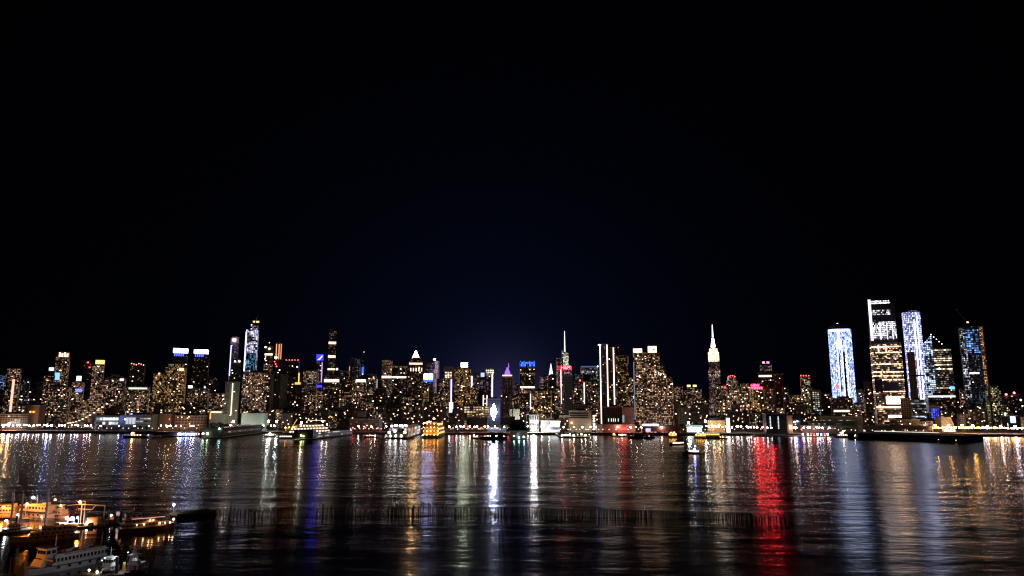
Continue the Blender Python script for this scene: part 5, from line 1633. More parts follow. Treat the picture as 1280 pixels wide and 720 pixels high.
# museum ship
rowY = 1040
b0, s0_ = Vector((at(647, 547, 1030).x, 1030, 0)), Vector((at(647, 547, 1030).x + 3, 1185, 0))
r0, X = boat('museum_ship', 'grey museum warship seen end-on with blue tarps and a dark domed shelter', 'ship', b0, s0_, 30, 10, GREY, [], sheer=.1)
L_ = r0['_L']
MB().box(0, 0, 12, L_ * .98, 33, 1.5, GREY).build('flight_deck', r0)
MB().box(X(.93), 0, 14.4, 11, 27, 3.2, pbr('blue_tarp', (.015, .04, .35), .6)).build('blue_tarp', r0)
dm = MB()
for k in range(6):
    a0, a1 = math.pi * k / 6, math.pi * (k + 1) / 6
    dm.face([(X(.80), -12 * math.cos(a0), 16 + 12 * math.sin(a0)), (X(.97), -12 * math.cos(a0), 16 + 12 * math.sin(a0)), (X(.97), -12 * math.cos(a1), 16 + 12 * math.sin(a1)), (X(.80), -12 * math.cos(a1), 16 + 12 * math.sin(a1))], pbr('shelter_fabric', (.02, .022, .03), .7))
dm.face([(X(.97), -12 * math.cos(math.pi * k / 6), 16 + 12 * math.sin(math.pi * k / 6)) for k in range(7)], pbr('shelter_fabric', (.02, .022, .03), .7))
dm.build('domed_shelter', r0)
MB().box(X(.45), -9, 22, 30, 8, 18, GREY).build('island', r0)
MB().tube((X(.45), -9, 31), (X(.45), -9, 48), .8, DARK, 6).build('mast', r0)
TE = E('teal_white_flood', (.55, 1, .88), 60)
bulb(r0, (X(1.0) + 1, 9, 4), TE, .9)
bulb(r0, (X(1.0) + 2, 2, 3.2), TE, .7)
bulb(r0, (X(.98) + 3, -5, 5), TE, .6)
r0, X = boat('submarine', 'black low submarine shape moored left of the museum warship', 'submarine', Vector((at(600, 548, 1050).x, 1050, 0)), Vector((at(634, 548, 1050).x, 1050, 0)), 9, 3.2, DKH, [], sheer=.0)
MB().prism([(-3, -1.5), (4, -1.5), (4, 1.5), (-3, 1.5)], 3, 9.5, DKH, DKH, [(-3, -1.2), (3.4, -1.2), (3.4, 1.2), (-3, 1.2)]).build('conning_tower', r0)
MB().ball((X(.25), 0, 5.5), 4.2, BLACK, 10, 6).build('deck_cover', r0)
r0, X = boat('workboat', 'small dark workboat with a yellowish lamp, left end of the submarine', 'boat', Vector((at(588, 548, 1050).x, 1050, 0)), Vector((at(599, 548, 1050).x, 1050, 0)), 5, 1.6, DKH, [(.2, .7, 4, 1.6, 4.4, GREY, 3, LW)])
bulb(r0, (X(.6), -2, 5.2), E('yellowish_lamp', (1, .9, .6), 26), .8)

# planted pier
r0, w, ln = pier('planted pier with dark bushes and white lights under its edge, right of the dazzling floodlight', 700, 739, 1075, 3.2, 'planted_pier')
for k in range(8):
    bulb(r0, (-w / 2 + 3 + (w - 6) * k / 7, -.5, 4.6 + (k % 3) * .6), (E_LAMPW, E_PEACH, E('warm_round', (1, .8, .55), 30))[k % 3], .9)
MB().box(-w * .3, -.4, 4.4, w * .3, .4, 1.4, E('white_edge_glow', (1, .94, .88), 2.4)).build('edge_light', r0)
for k in range(9):
    a = lr.uniform(-.45, .45) * w
    h = lr.uniform(4.5, 7.5)
    s_ = thing('bush', 'dark rounded bush on the planted pier right of the dazzling floodlight', 'bush', (r0.location.x - w * .45 + w * .9 * k / 8, 1075 + lr.uniform(6, 26), 3.2), 0, 'bushes on the planted pier')
    m = MB()
    for j in range(90):
        u = Vector((lr.gauss(0, 1), lr.gauss(0, 1), abs(lr.gauss(0, 1)))).normalized()
        p = Vector((u.x * 4.2, u.y * 4.2, u.z * h)) * lr.uniform(.4, 1)
        v_ = Vector((lr.gauss(0, 1), lr.gauss(0, 1), lr.gauss(0, 1))).normalized()
        o_ = v_.orthogonal().normalized()
        m.face([p - v_ * .8, p + o_ * .6, p + v_ * .8, p - o_ * .6], LEAF)
    m.build('foliage', s_)
    MB().tube((0, 0, 0), (0, 0, h * .5), .12, BARK, 5).build('stem', s_)
# boats right of it
r0, X = boat('tour_boat', 'small white tour boat under the red awning', 'boat', Vector((at(770.5, 546, 1110).x, 1110, 0)), Vector((at(784, 546, 1110).x, 1110, 0)), 5, 2, WHITEP, [(.1, .85, 4.4, 2, 4.6, WHITEP, 5, LWW)])
bulb(r0, (X(.5), -2.6, 3.4), E('greenish_lamp', (.9, 1, .6), 18), .8)
r0 = thing('awning', 'glowing red awning on the quay above the white tour boat', 'awning', P(777.5, 4), GROT)
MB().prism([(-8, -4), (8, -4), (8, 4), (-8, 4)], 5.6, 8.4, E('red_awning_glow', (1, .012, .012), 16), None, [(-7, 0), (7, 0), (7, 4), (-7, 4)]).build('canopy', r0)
for a, b in ((-7.5, -3.5), (7.5, -3.5), (7.5, 3.5), (-7.5, 3.5)):
    MB().tube((a, b, 0), (a, b, 5.6), .15, DARK, 5).build('post', r0)
r0, X = boat('water_taxi', 'small yellow water taxi left of the white tour boat', 'boat', Vector((at(764.5, 545, 1120).x, 1120, 0)), Vector((at(770, 545, 1120).x, 1120, 0)), 3.5, 1.5, YEL, [(.1, .8, 3, 1.5, 4, YEL, 3, LWO)])
bulb(r0, (0, -2, 4.6), E('gold_lamp', (1, .6, .15), 26), .7)
r0, X = boat('dark_barge', 'long black barge with humped deck load moored before the ferry terminal', 'barge', Vector((at(785, 548, 1068).x, 1068, 0)), Vector((at(818, 548, 1068).x, 1068, 0)), 9, 2.6, BLACK, [(.1, .34, 7, 2.6, 5.4, BLACK, 0), (.45, .8, 7, 2.6, 6.2, BLACK, 0)])
bulb(r0, (X(.22), -4.4, 3.6), E_PEACH, .5)
for (p0, p1, yy, lab) in ((834.5, 846, 1080, 'orange-yellow water taxi at the left of the ferry landing'), (867, 883, 1065, 'larger yellow water taxi before the white glowing hall')):
    r0, X = boat('water_taxi', lab, 'ferry', Vector((at(p0, 547, yy).x, yy, 0)), Vector((at(p1, 547, yy).x, yy, 0)), 6, 2.6, YEL, [(.08, .86, 5.4, 2.6, 5.4, YEL, 6, LWO), (.15, .6, 4.6, 5.6, 7.6, YEL, 3, LWO)], wheel=(.7, 2.4, 3, 5.6, 8, YEL))
    for k in range(5):
        bulb(r0, (X(.15 + .17 * k), -3.4, 8.2 if k % 2 else 5.9), E('gold_lamp', (1, .6, .15), 26), .6)
r0, X = boat('yellow_ferry_landing', 'yellow-lit floating ferry landing right of the larger water taxi', 'landing', Vector((at(880, 544, 1110).x, 1110, 0)), Vector((at(899, 544, 1110).x, 1110, 0)), 8, 1.5, YEL, [(.02, .98, 7, 1.5, 6, YEL, 8, lit_win(E('yellow_window', (1, .7, .12), 3, False)))], square=True)
r0, X = boat('dark_barge', 'flat empty black barge right of the larger water taxi', 'barge', Vector((at(878, 549, 1052).x, 1052, 0)), Vector((at(909, 549, 1052).x, 1052, 0)), 7, 1.6, BLACK, [(.3, .5, 4, 1.6, 3.4, BLACK, 0)])
r0, X = boat('ferry', 'small ferry with a warm lit cabin row moving in mid river', 'ferry', gnd(836.5, 557), gnd(855, 556), 5.6, 1.5, DKH, [(.12, .88, 4.6, 1.5, 3.8, pbr('cabin_cream', (.7, .55, .4), .5), 9, lit_win(E('cabin_glow', (1, .72, .45), 5)))])
r0, X = boat('ferry', 'nearer dark ferry with a pink-lit cabin and a blue stern light', 'ferry', gnd(853, 567), gnd(876, 568), 6, 1.7, DKH, [(.05, .62, 4.6, 1.7, 4, pbr('cabin_cream', (.7, .55, .4), .5), 8, lit_win(E('cabin_pink', (1, .6, .5), 5))), (.62, .8, 4, 1.7, 3.4, DKH, 0)], mastat=(.3, 4, 8))
bulb(r0, (X(.27), -2.6, 5), E('blue_stern_lamp', (.2, .28, 1), 120), .85)
bulb(r0, (X(.3), 0, 8.2), E_LAMPW, .35)
# low white piers 940-1010
for (p0, p1, off, y, lab) in ((941, 985, -26, 541.0, 'left low white-lit pier shed below the black box building'), (984, 1012, -20, 541.5, 'right low white-lit pier shed with reddish lamps')):
    t = tower('pier_shed', lab, 'shed', p0, p1, y, off, pbr('shed_pale', (.6, .57, .52), .7), nwin=0, ratio=.3, pent=False, parapet=False)
    t.root.location.z = .2
    panel(t, p0 + 1, p1 - 1, y + 1.4, y + 2.6, fac('low_pier_band', base=(.4, .38, .36), a=(1, .85, .75), b=(.95, .92, 1), frac=1, s=3.2, bay=7, floor=40, wh=1, gamma=1, ww=.75), 'window_band')
    MB().box(0, 0, .4, t.w + 6, t.d + 6, 1.6, CONC).build('deck', t.root)
for k, (px, mm) in enumerate(((1003, E_LAMPP), (1009, E_LAMPW), (1013, E_LAMPR), (1017, E_LAMPR), (1021, E_LAMPW), (1026, E_LAMPB), (1030, E_LAMPR), (1034, E_LAMPW))):
    b0, s0_ = Vector((at(px - 2.4, 545, 1115).x, 1115, 0)), Vector((at(px + 2.2, 545, 1115).x, 1115, 0))
    r0, X = boat('moored_boat', 'small boat moored in the row left of the white and blue workboat', 'boat', b0, s0_, 3, 1.2, WHITEP, [(.1, .6, 2.4, 1.2, 3, WHITEP, 2, LW)], group='boats moored left of the white and blue workboat')
    bulb(r0, (X(.4), -1.2, 4.4), mm, .8)
r0, X = boat('workboat', 'white workboat with blue bow plating and a yellowish stern, left of the dark pier slab', 'boat', Vector((at(1043, 547, 1090).x, 1090, 0)), Vector((at(1064, 547, 1090).x, 1090, 0)), 6, 2.4, WHITEP, [(.3, .8, 5, 2.4, 5.4, WHITEP, 4, LWW), (.05, .3, 5, 2.4, 4, YEL, 3, LWO)], wheel=(.55, 4, 4, 5.4, 8.6, WHITEP, LWW))
MB().box(X(.8), 2.6, 1.4, 3.4, .8, 2.2, pbr('blue_plate', (.03, .08, .5), .5)).build('bow_plating', r0)
bulb(r0, (X(.5), -2.8, 9.4), E_LAMPW, .9)
bulb(r0, (X(.18), -2.8, 5), E('gold_lamp', (1, .6, .15), 26), .6)
r0, X = boat('tugboat', 'dark tug with an orange lamp at the left end of the low dark pier', 'boat', Vector((at(154, 547, 1085).x, 1085, 0)), Vector((at(186, 547, 1085).x, 1085, 0)), 8, 2.6, DKH, [(.25, .7, 5.5, 2.6, 5.4, pbr('tug_brown', (.2, .12, .08), .6), 4, LW)], wheel=(.6, 5, 4, 5.4, 8.6, pbr('tug_brown', (.2, .12, .08), .6), LW))
bulb(r0, (X(.62), -3.4, 6.5), E('tug_orange', (1, .5, .2), 90), 1.2)
r0, X = boat('moored_boat', 'dark boat with red and white lights moored left of the event pier', 'boat', Vector((at(454, 547, 1090).x, 1090, 0)), Vector((at(473, 547, 1090).x, 1090, 0)), 5, 2, DKH, [(.2, .8, 4, 2, 4.2, DKH, 4, LWW)])
bulb(r0, (X(.55), -2.6, 4), E_LAMPR, .8)
bulb(r0, (X(.2), -2.6, 3.2), E_LAMPW, .6)
# dark pier slab at right
a_, b_ = gnd(1060, 548.5), gnd(1205, 553.5)
r0 = thing('heliport_pier', 'long black pier slab before the right-hand towers with a thin lit rail at its back', 'pier', ((a_.x + b_.x) / 2, (a_.y + b_.y) / 2, 0), math.atan2(b_.y - a_.y, b_.x - a_.x))
l_ = (b_ - a_).length
MB().box(0, 45, 4.2, l_, 90, 8.4, pbr('slab_black', (.02, .019, .018), .8)).build('slab', r0)
for k in range(26):
    MB().box(-l_ / 2 + 4 + (l_ - 8) * k / 25, -.3, 3.4, .8, .5, 6.8, pbr('fender_brown', (.06, .045, .03), .8)).build('fender', r0)
bulb(r0, (-l_ * .43, -.4, 5), E_LAMPW, .5)
bulb(r0, (l_ * .3, -.4, 3), E_PEACH, .35)
bulb(r0, (l_ * .44, -.4, 3), E_PEACH, .5)
m = MB()
m.box(-l_ * .15, 80, 9.2, l_ * .6, .5, .5, E('rail_light', (1, .9, .7), 1.6))
m.build('lit_rail', r0)
# ================================================================ pile rows in mid river
pm = MB().tube((0, 0, -1.5), (0, 0, 1), .24, WOOD, 6, .2).mesh('pile')
pr = random.Random(8)


def pile_row(label, pa, pb, n, h0, h1, ragged, rail):
    a, b = gnd(*pa), gnd(*pb)
    r0 = thing('pile_row', label, 'pile row', a)
    dv = b - a
    h0, h1, rail = h0 * .72, h1 * .72, [z * .72 for z in rail]
    for k in range(n):
        u = (k + pr.uniform(-.25, .25) * (1 + ragged)) / (n - 1)
        h = pr.uniform(h0, h1) * (pr.choice((1, 1, 1, 1.6)) if ragged else 1)
        inst('pile', pm, r0, (dv.x * u, dv.y * u + pr.uniform(-.8, .8) * ragged, 0), (pr.uniform(.8, 1.25), 1, h))
    if rail:
        m = MB()
        for z in rail:
            m.tube((0, 0, z), (dv.x, dv.y, z), .17, WOOD, 4)
        m.build('rail', r0)
    return r0


pile_row('ragged old timber piles at the left end of the mid-river row', (266, 646), (346, 647), 26, 2.8, 4.8, 1, ())
pile_row('broken timber piles between the ragged left piles and the tall cluster', (348, 647), (394, 645), 11, 2.0, 3.4, 1, ())
pile_row('timber piles with a top rail below the slim banded tower', (395, 644), (441, 643.5), 20, 4.0, 5.2, 1, (4.2,))
pile_row('low sparse piles left of the dense railed cluster', (444, 644), (482, 643.5), 8, 1.8, 3.2, 1, ())
pile_row('dense dark railed pile cluster under the golden streak', (484, 643.5), (526, 643), 26, 4.4, 6.0, 1, (4.6, 3.2))
pile_row('a few leaning piles just right of the golden streak', (530, 643.5), (568, 643.5), 11, 3.0, 5.2, 1, ())
pile_row('even fence-like pile row under the two white streaks', (570, 643.5), (664, 643.5), 52, 4.6, 5.0, 0, (4.7,))
pile_row('even fence-like pile row crossing the first red streak', (666, 643.5), (752, 646), 42, 4.0, 4.6, 0, (4.2,))
pile_row('even pile row with one top rail right of the first red streak', (754, 646), (846, 648), 46, 4.0, 4.4, 0, (4.3,))
pile_row('even pile row with a thin rail left of the broad red streak', (872, 648), (940, 650), 32, 3.6, 4.3, 0, (4.1,))
pile_row('fading low pile row at the right end, crossing the broad red streak', (942, 650), (990, 652), 20, 2.4, 3.2, 1, ())

# ================================================================ marina at lower left
CREAM = pbr('boat_cream', (.62, .54, .42), .45)
WORN = pbr('boat_worn_white', (.5, .49, .47), .5)
TEAK = pbr('dock_timber', (.20, .15, .10), .85)
HULLD = pbr('hull_navy', (.03, .035, .05), .35)


def dock(label, pa, pb, w=3.0):
    a, b = gnd(*pa), gnd(*pb)
    dv = b - a
    r0 = thing('floating_dock', label, 'dock', ((a + b) / 2), math.atan2(dv.y, dv.x))
    MB().box(0, 0, .35, dv.length, w, .7, TEAK).build('deck', r0)
    m = MB()
    for s_ in (-1, 1):
        m.box(0, s_ * (w / 2 + .08), .4, dv.length, .14, .3, DARK)
    m.build('fender', r0)
    for k in range(int(dv.length / 5)):
        MB().box(-dv.length / 2 + 2 + k * 5, w / 2 - .3, .85, .5, .25, .3, STEEL).build('cleat', r0)
    return r0


dock('long floating dock between the orange-lit ferries and the dark motor yacht', (-8, 668), (131, 657.5))
dock('narrow floating dock by the white swept yacht', (131, 657), (150, 654), 2)
dock('pale dock strip at the bottom edge beside the two small tugs', (92, 723), (182, 716), 6)
dock('dock strip behind the two orange-lit ferries at the far left', (-5, 648), (40, 650), 2.5)


def post(label, base, top_y, name='mooring_pile', r=.42, group=None):
    a = gnd(*base)
    d = ray(base[0], top_y)
    h = (CAM + d * (a.y / d.y)).z
    o = MB().tube((0, 0, -1.5), (0, 0, h), r, WOOD, 8, r * .9).tube((0, 0, h), (0, 0, h + .5), r * 1.05, WHITEP if 'capped' in label else WOOD, 8, .05).build(name, None, a)
    tag(o, label, 'mooring pile', group)


for b_, ty, lab in (((13, 657), 617, 'tall dark pile crossing the orange ferry at the left edge'), ((25, 658), 618, 'thick tall dark pile between the two orange ferries'), ((56, 659), 612, 'thickest tall dark pile crossing the second orange ferry'),
                    ((19.5, 664), 646, 'short dark pile beside the small white motorboat'), ((105.5, 658), 640, 'dark pile in front of the bright dock lamp'),
                    ((135.5, 657), 640, 'left of the three slim piles before the white swept yacht'), ((143, 656), 642, 'middle of the three slim piles before the white swept yacht'), ((150, 656), 637, 'right of the three slim piles before the white swept yacht'),
                    ((120, 720), 700, 'slim dark pile left of the first small tug'), ((145, 720), 697, 'slim dark pile between the two small tugs')):
    post(lab, b_, ty)


def lamp_post(label, base, bulb_px, mat, r, energy, col, arm=True):
    a = gnd(*base)
    d = ray(*bulb_px)
    p = CAM + d * (a.y / d.y) - a
    r0 = thing('lamp_post', label, 'lamp post', a)
    MB().tube((0, 0, 0), (0, 0, p.z + .3), .14, STEEL, 6, .09).tube((0, 0, p.z + .3), (p.x, 0, p.z + .3), .07, STEEL, 5).build('pole', r0)
    MB().ball((p.x, 0, p.z), r, mat, 10, 6).build('lamp_head', r0)
    l = bpy.data.lights.new('lamp_light', 'POINT')
    l.energy = energy
    l.color = col
    l.shadow_soft_size = r * 1.15
    lo = bpy.data.objects.new('lamp_light', l)
    COL.objects.link(lo)
    lo.parent = r0
    lo.location = (p.x, -.1, p.z - r * 2.4)
    return r0


SOD = (1, .25, .02)
lamp_post('tall sodium lamp above the second orange ferry', (44.5, 646), (41.5, 622), em('marina_sodium', (1, .5, .16), 55), .42, 5085, SOD)
lamp_post('low sodium lamp between the two orange ferries', (31, 649), (34, 630), em('marina_sodium2', (1, .6, .2), 45), .40, 4499, SOD)
lamp_post('sodium lamp on a tall pole beside the dock gantry', (104, 656), (100, 627.5), em('marina_sodium', (1, .5, .16), 55), .42, 4108, SOD)
lamp_post('dazzling white dock floodlight left of the pink container, leftmost of two', (84, 659), (83.5, 647.5), em('marina_white', (.85, .9, 1), 110), .45, 3000, (.85, .9, 1))
lamp_post('dazzling white dock floodlight left of the pink container, rightmost of two', (92, 659), (90, 648.5), em('marina_white2', (1, .95, .95), 150), .7, 2600, (.95, .95, 1))
lamp_post('small white dock lamp close beside the floodlights', (97.5, 658.5), (97, 647), em('marina_white', (.85, .9, 1), 110), .3, 400, (.9, .92, 1))
lamp_post('low orange dock lamp before the pink container', (109.5, 658), (109.5, 653.5), em('marina_orange', (1, .5, .2), 80), .5, 2600, (1, .45, .15))
lamp_post('bluish lamp on the dock behind the small white motorboat', (23, 651), (22, 643.5), em('marina_blue', (.6, .68, 1), 60), .3, 500, (.7, .75, 1))
lamp_post('white lamp at the left edge beside the small white motorboat', (9, 662), (8, 651), em('marina_white', (.85, .9, 1), 110), .36, 900, (.9, .92, 1))
lamp_post('white lamp on the end of the dark barge', (216.5, 646), (217.5, 631), em('barge_white', (.82, 1, .96), 50), .36, 500, (.85, 1, .95))
lamp_post('sodium lamp on the near quay at the bottom left', (-14, 722), (-13, 684), em('marina_sodium', (1, .5, .16), 55), .42, 4108, SOD)

lamp_post('added low sodium lamp on the dock behind the ferry at the left edge', (5, 648), (4, 634), em('marina_sodium2', (1, .6, .2), 45), .3, 2808, SOD)  # this and the next two lamps are added to lift the marina's glow
lamp_post('added sodium deck lamp right of the second orange ferry', (76, 650), (76, 632), em('marina_sodium2', (1, .6, .2), 45), .26, 2433, SOD)
lamp_post('added low sodium lamp before the second orange ferry', (52, 654), (52, 646), em('marina_sodium2', (1, .6, .2), 45), .24, 1497, SOD)
# ferries
r0, X = boat('ferry', 'sodium-lit ferry cut by the left edge of the photo', 'ferry', gnd(27, 645), gnd(-42, 646), 6.5, 1.8, CREAM, [(.05, .93, 5.8, 1.8, 3.6, CREAM, 16), (.1, .86, 5.4, 3.75, 5.2, CREAM, 14)], rail=True, mastat=(.5, 5.2, 8.5))
r0, X = boat('ferry', 'sodium-lit ferry with a dark window row and raked bow, under the tall lamp', 'ferry', gnd(71, 647), gnd(28, 644.5), 6, 1.8, CREAM, [(.04, .86, 5.4, 1.8, 2.6, CREAM, 0), (.05, .86, 5.4, 2.75, 5.0, CREAM, 9)], rail=True, mastat=(.7, 5, 8))
MB().prism([(X(.60), -1.2), (X(.72), -1.2), (X(.72), 1.2), (X(.60), 1.2)], 5.1, 6.2, WORN).build('wheelhouse', r0)
MB().tube((X(.2), 0, 5.1), (X(.2), 0, 6.6), .5, DARK, 8).build('funnel', r0)
MB().box(X(.45), -2.72, 2.25, r0['_L'] * .76, .2, .8, BLACK).build('recess_shade_strip', r0)  # black strip stands for the shaded gap under the cabin
r0, X = boat('pilot_boat', 'small cream boat with a raised wheelhouse right of the second orange ferry', 'boat', gnd(86, 648), gnd(66, 645), 4.4, 1.4, WORN, [(.1, .7, 3.6, 1.4, 3, WORN, 4)], wheel=(.45, 2.4, 2.6, 3.1, 5.2, WORN), mastat=(.4, 5.2, 7.6), rail=True)
bulb(r0, (X(.2), -1, 7.4), em('deck_orange', (1, .55, .15), 30), .3)
r0, X = boat('motorboat', 'small white motorboat with swept cabin at the left edge', 'boat', gnd(36, 663), gnd(2, 666), 4.4, 1.5, WHITEP, [(.25, .7, 3.4, 1.4, 3, WHITEP, 4)], rail=True)
r0, X = boat('motor_yacht', 'long dark motor yacht with layered decks, unlit, pointing left', 'yacht', gnd(12, 678), gnd(99, 670), 5.6, 1.5, pbr('yacht_bronze', (.42, .36, .31), .4),
             [(.08, .74, 4.8, 1.5, 2.9, pbr('yacht_bronze', (.42, .36, .31), .4), 9), (.05, .58, 4.4, 3.05, 4.3, pbr('yacht_bronze', (.42, .36, .31), .4), 7)], rail=True, mastat=(.32, 4.4, 6.5))
r0, X = boat('swept_yacht', 'sleek white yacht with a swept cabin lit blue-white, behind three slim piles', 'yacht', gnd(127, 656), gnd(166, 649), 4.4, 1.5, pbr('yacht_white', (.3, .32, .35), .4), [(.1, .72, 3.8, 1.5, 2.6, pbr('yacht_white', (.3, .32, .35), .4), 5), (.12, .5, 3.2, 2.7, 3.9, pbr('yacht_white', (.3, .32, .35), .4), 3)])
bulb(r0, (X(.6), -2.3, 2.9), em('yacht_blue_white', (.75, .8, 1), 70), .3)
r0, X = boat('dinner_yacht', 'dark dinner yacht with warm deck lamps, moored beside the barge', 'yacht', gnd(218, 660), gnd(146, 667), 6, 1.8, pbr('hull_maroon', (.13, .07, .05), .4),
             [(.06, .82, 5.4, 1.8, 3.5, pbr('yacht_tan', (.6, .48, .4), .5), 12), (.1, .68, 5.0, 3.65, 5.1, pbr('yacht_tan', (.6, .48, .4), .5), 9), (.12, .4, 4.2, 5.25, 7.0, pbr('yacht_tan', (.6, .48, .4), .5), 3)], mastat=(.26, 7.0, 9.5), rail=True)
WD = em('deck_lamp', (1, .5, .2), 40)
for u, z, rr_ in ((.42, 3.0, .2), (.52, 4.3, .17), (.58, 4.3, .15), (.7, 2.9, .2), (.79, 2.9, .15), (.30, 3.0, .13), (.88, 2.8, .2)):
    bulb(r0, (X(u), -3.05, z), WD, rr_)
MB().box(X(.5), -2.6, 5.25, 12, .1, .12, em('pink_deck_line', (1, .42, .32), 1.6)).build('light_strip', r0)
bulb(r0, (X(.97), -.5, 3.6), em('bow_lamp', (1, .7, .6), 8), .4)
r0, X = boat('barge', 'long empty dark barge right of the dinner yacht', 'barge', gnd(266, 641), gnd(216, 647), 7, 1.0, pbr('barge_rust', (.10, .06, .05), .8), [], square=True, sheer=0)
m = MB()
L_ = r0['_L']
for s_ in (-1, 1):
    m.box(0, s_ * 3.4, 1.35, L_ * .98, .15, .7, pbr('barge_rail', (.26, .16, .14), .8))
m.box(L_ * .49, 0, 1.5, .2, 6.6, 1.1, pbr('barge_rail', (.26, .16, .14), .8))
m.build('bulwark', r0)
# tour ferry in front
TF = pbr('tour_white', (.68, .63, .64), .45)
lamp_post('added white lamp on the near quay, out of view below the tour ferry', (92, 738), (92, 730), em('added_quay_white', (1, .9, .9), 30), .3, 800, (1, .86, .9))  # unseen lamp added to light the ferry's side
r0, X = boat('tour_ferry', 'white tour ferry with a sodium-lit wheelhouse and a long row of dark windows', 'ferry', gnd(22, 722), gnd(127, 700.5), 7, 1.9, TF,
             [(.02, .70, 6.2, 1.9, 4.3, TF, 15)], deckm=pbr('deck_tan', (.3, .22, .14), .7), rail=True, wheel=(.70, 3.4, 4.6, 4.2, 7.0, TF), mastat=(.6, 7, 10.5))
for dk in r0.children:
    pass
m = MB()
for s_ in (-1, 1):
    m.box(X(.36), s_ * 3.12, 4.75, r0['_L'] * .62, .06, .7, TF)
m.build('roof_screen', r0)
m = MB()
x_ = X(.1)
tr = random.Random(4)
while x_ < X(.56):
    l_ = tr.uniform(.25, .5)
    m.box(x_, 3.17, 4.75, l_, .05, .36, pbr('faded_red_lettering', (.42, .10, .10), .6))
    m.box(x_, -3.17, 4.75, l_, .05, .36, pbr('faded_red_lettering', (.42, .10, .10), .6))
    x_ += l_ + tr.choice((.18, .18, .18, .7))
m.build('lettering', r0)
for k, (a, b) in enumerate((((.80, -2.4), (.80, 2.4)),)):
    MB().prism([(X(.76), -2.6), (X(.82), -2.6), (X(.82), 2.6), (X(.76), 2.6)], 1.9, 3.9, TF, TF, [(X(.76), -2.4), (X(.78), -2.4), (X(.78), 2.4), (X(.76), 2.4)]).build('forward_cabin', r0)
for u in (.25, .45):
    MB().box(X(u), 0, 5.1, 2.2, 1.6, .9, TF).build('deck_locker', r0)
# tugs
for (b_, s_, lab, hm) in ((gnd(127, 722), gnd(143, 716), 'smaller white tug with square windows, left of the yellow bollard', HULLD), (gnd(156, 724), gnd(178, 714), 'taller white tug with a stacked wheelhouse and mast, right of the yellow bollard', HULLD)):
    tall = 'taller' in lab
    r0, X = boat('tugboat', lab, 'tug', b_, s_, 3.4 if not tall else 4, 1.4, hm, [(.2, .65, 2.6 if not tall else 3.2, 1.4, 2.6 if not tall else 3.2, WHITEP, 2)], wheel=(.52, 2.2, 2.6, 2.6 if not tall else 3.2, 5.0 if not tall else 5.8, WHITEP), mastat=(.42, 5, 8 if not tall else 9.5), rail=True)
    if tall:
        MB().box(X(.5), 0, 6.6, 1.2, 1.2, 1.1, WORN).build('lookout', r0)
        MB().box(X(.64), 0, 2.2, .4, 1.6, 1, pbr('pink_buoy', (.6, .1, .25), .5)).build('fender', r0)
    else:
        MB().tube((X(.3), 0, 2.6), (X(.3), 0, 5.4), .28, STEEL, 8).build('funnel', r0)
for (px, base_, ty, lab) in ((125.5, 722, 700.5, 'left of the small lights on stakes by the smaller tug'), (129, 721, 697.5, 'right of the small lights on stakes by the smaller tug'), (145, 719, 697.8, 'small stake light between the two tugs'), (158, 716, 690.5, 'left of the stake lights by the taller tug'), (166.5, 715, 690.5, 'right of the stake lights by the taller tug')):
    a = gnd(px, base_)
    d = ray(px, ty)
    h = (CAM + d * (a.y / d.y)).z
    o = MB().tube((0, 0, 0), (0, 0, h), .05, DARK, 5).ball((0, 0, h), .13, em('stake_light', (.9, .95, 1), 9), 6, 4).build('stake_light', None, a)
    tag(o, lab, 'stake light')
sl = bpy.data.lights.new('tug_fill_light', 'POINT'); sl.energy = 1100; sl.color = (.8, .86, 1); sl.shadow_soft_size = .4  # fill light added for the tugs, set off from the last stake
so = bpy.data.objects.new('tug_fill_light', sl); COL.objects.link(so); so.parent = o; so.location = (-1.5, -3, 6.5)
a = gnd(154.5, 717)
r0 = thing('bollard', 'yellow cylindrical bollard between the two small tugs', 'bollard', a)
MB().tube((0, 0, 0), (0, 0, 3.1), .48, YEL, 12, .42).build('body', r0)
MB().tube((0, 0, 3.1), (.9, 0, 4.6), .06, DARK, 5).build('rope_arm', r0)
for (px, py, mm) in ((111, 714, 'gold_lamp2'), (121, 716.5, 'peach_lamp2')):
    a = gnd(px, py + 4)
    o = MB().tube((0, 0, 0), (0, 0, 1.1), .1, DARK, 6).ball((0, 0, 1.2), .3, em(mm, (1, .72, .3) if 'gold' in mm else (1, .9, .75), 22), 8, 5).build('dock_lamp', None, a)
    tag(o, ('yellow' if 'gold' in mm else 'pale') + ' low dock lamp behind the tour ferry stern, near the smaller tug', 'dock lamp')
# gantry
a, b = gnd(88, 655), gnd(129, 657)
r0 = thing('dock_gantry', 'tall rusty steel gantry frame over the dock with a sagging cross beam', 'gantry', a)
dv = b - a
GR = pbr('rust_steel', (.34, .18, .08), .7)
hg = 8.2
MB().tube((dv.x, dv.y, 0), (dv.x, dv.y, hg), .24, GR, 6).build('post', r0)
MB().tube((dv.x * .3, dv.y * .3, 0), (dv.x * .3, dv.y * .3, hg), .16, GR, 6).build('post', r0)
MB().tube((dv.x * .3, dv.y * .3, hg), (dv.x, dv.y, hg - .1), .16, GR, 6).build('beam', r0)
MB().tube((dv.x * .2, dv.y * .2, hg - 1.9), (dv.x * .62, dv.y * .62, hg - 2.0), .12, GR, 6).tube((dv.x * .62, dv.y * .62, hg - 2.0), (dv.x * .72, dv.y * .72, hg - .1), .12, GR, 6).build('brace', r0)
MB().tube((-2, 0, hg - .6), (dv.x * .3, dv.y * .3, hg), .1, GR, 6).build('cable', r0)
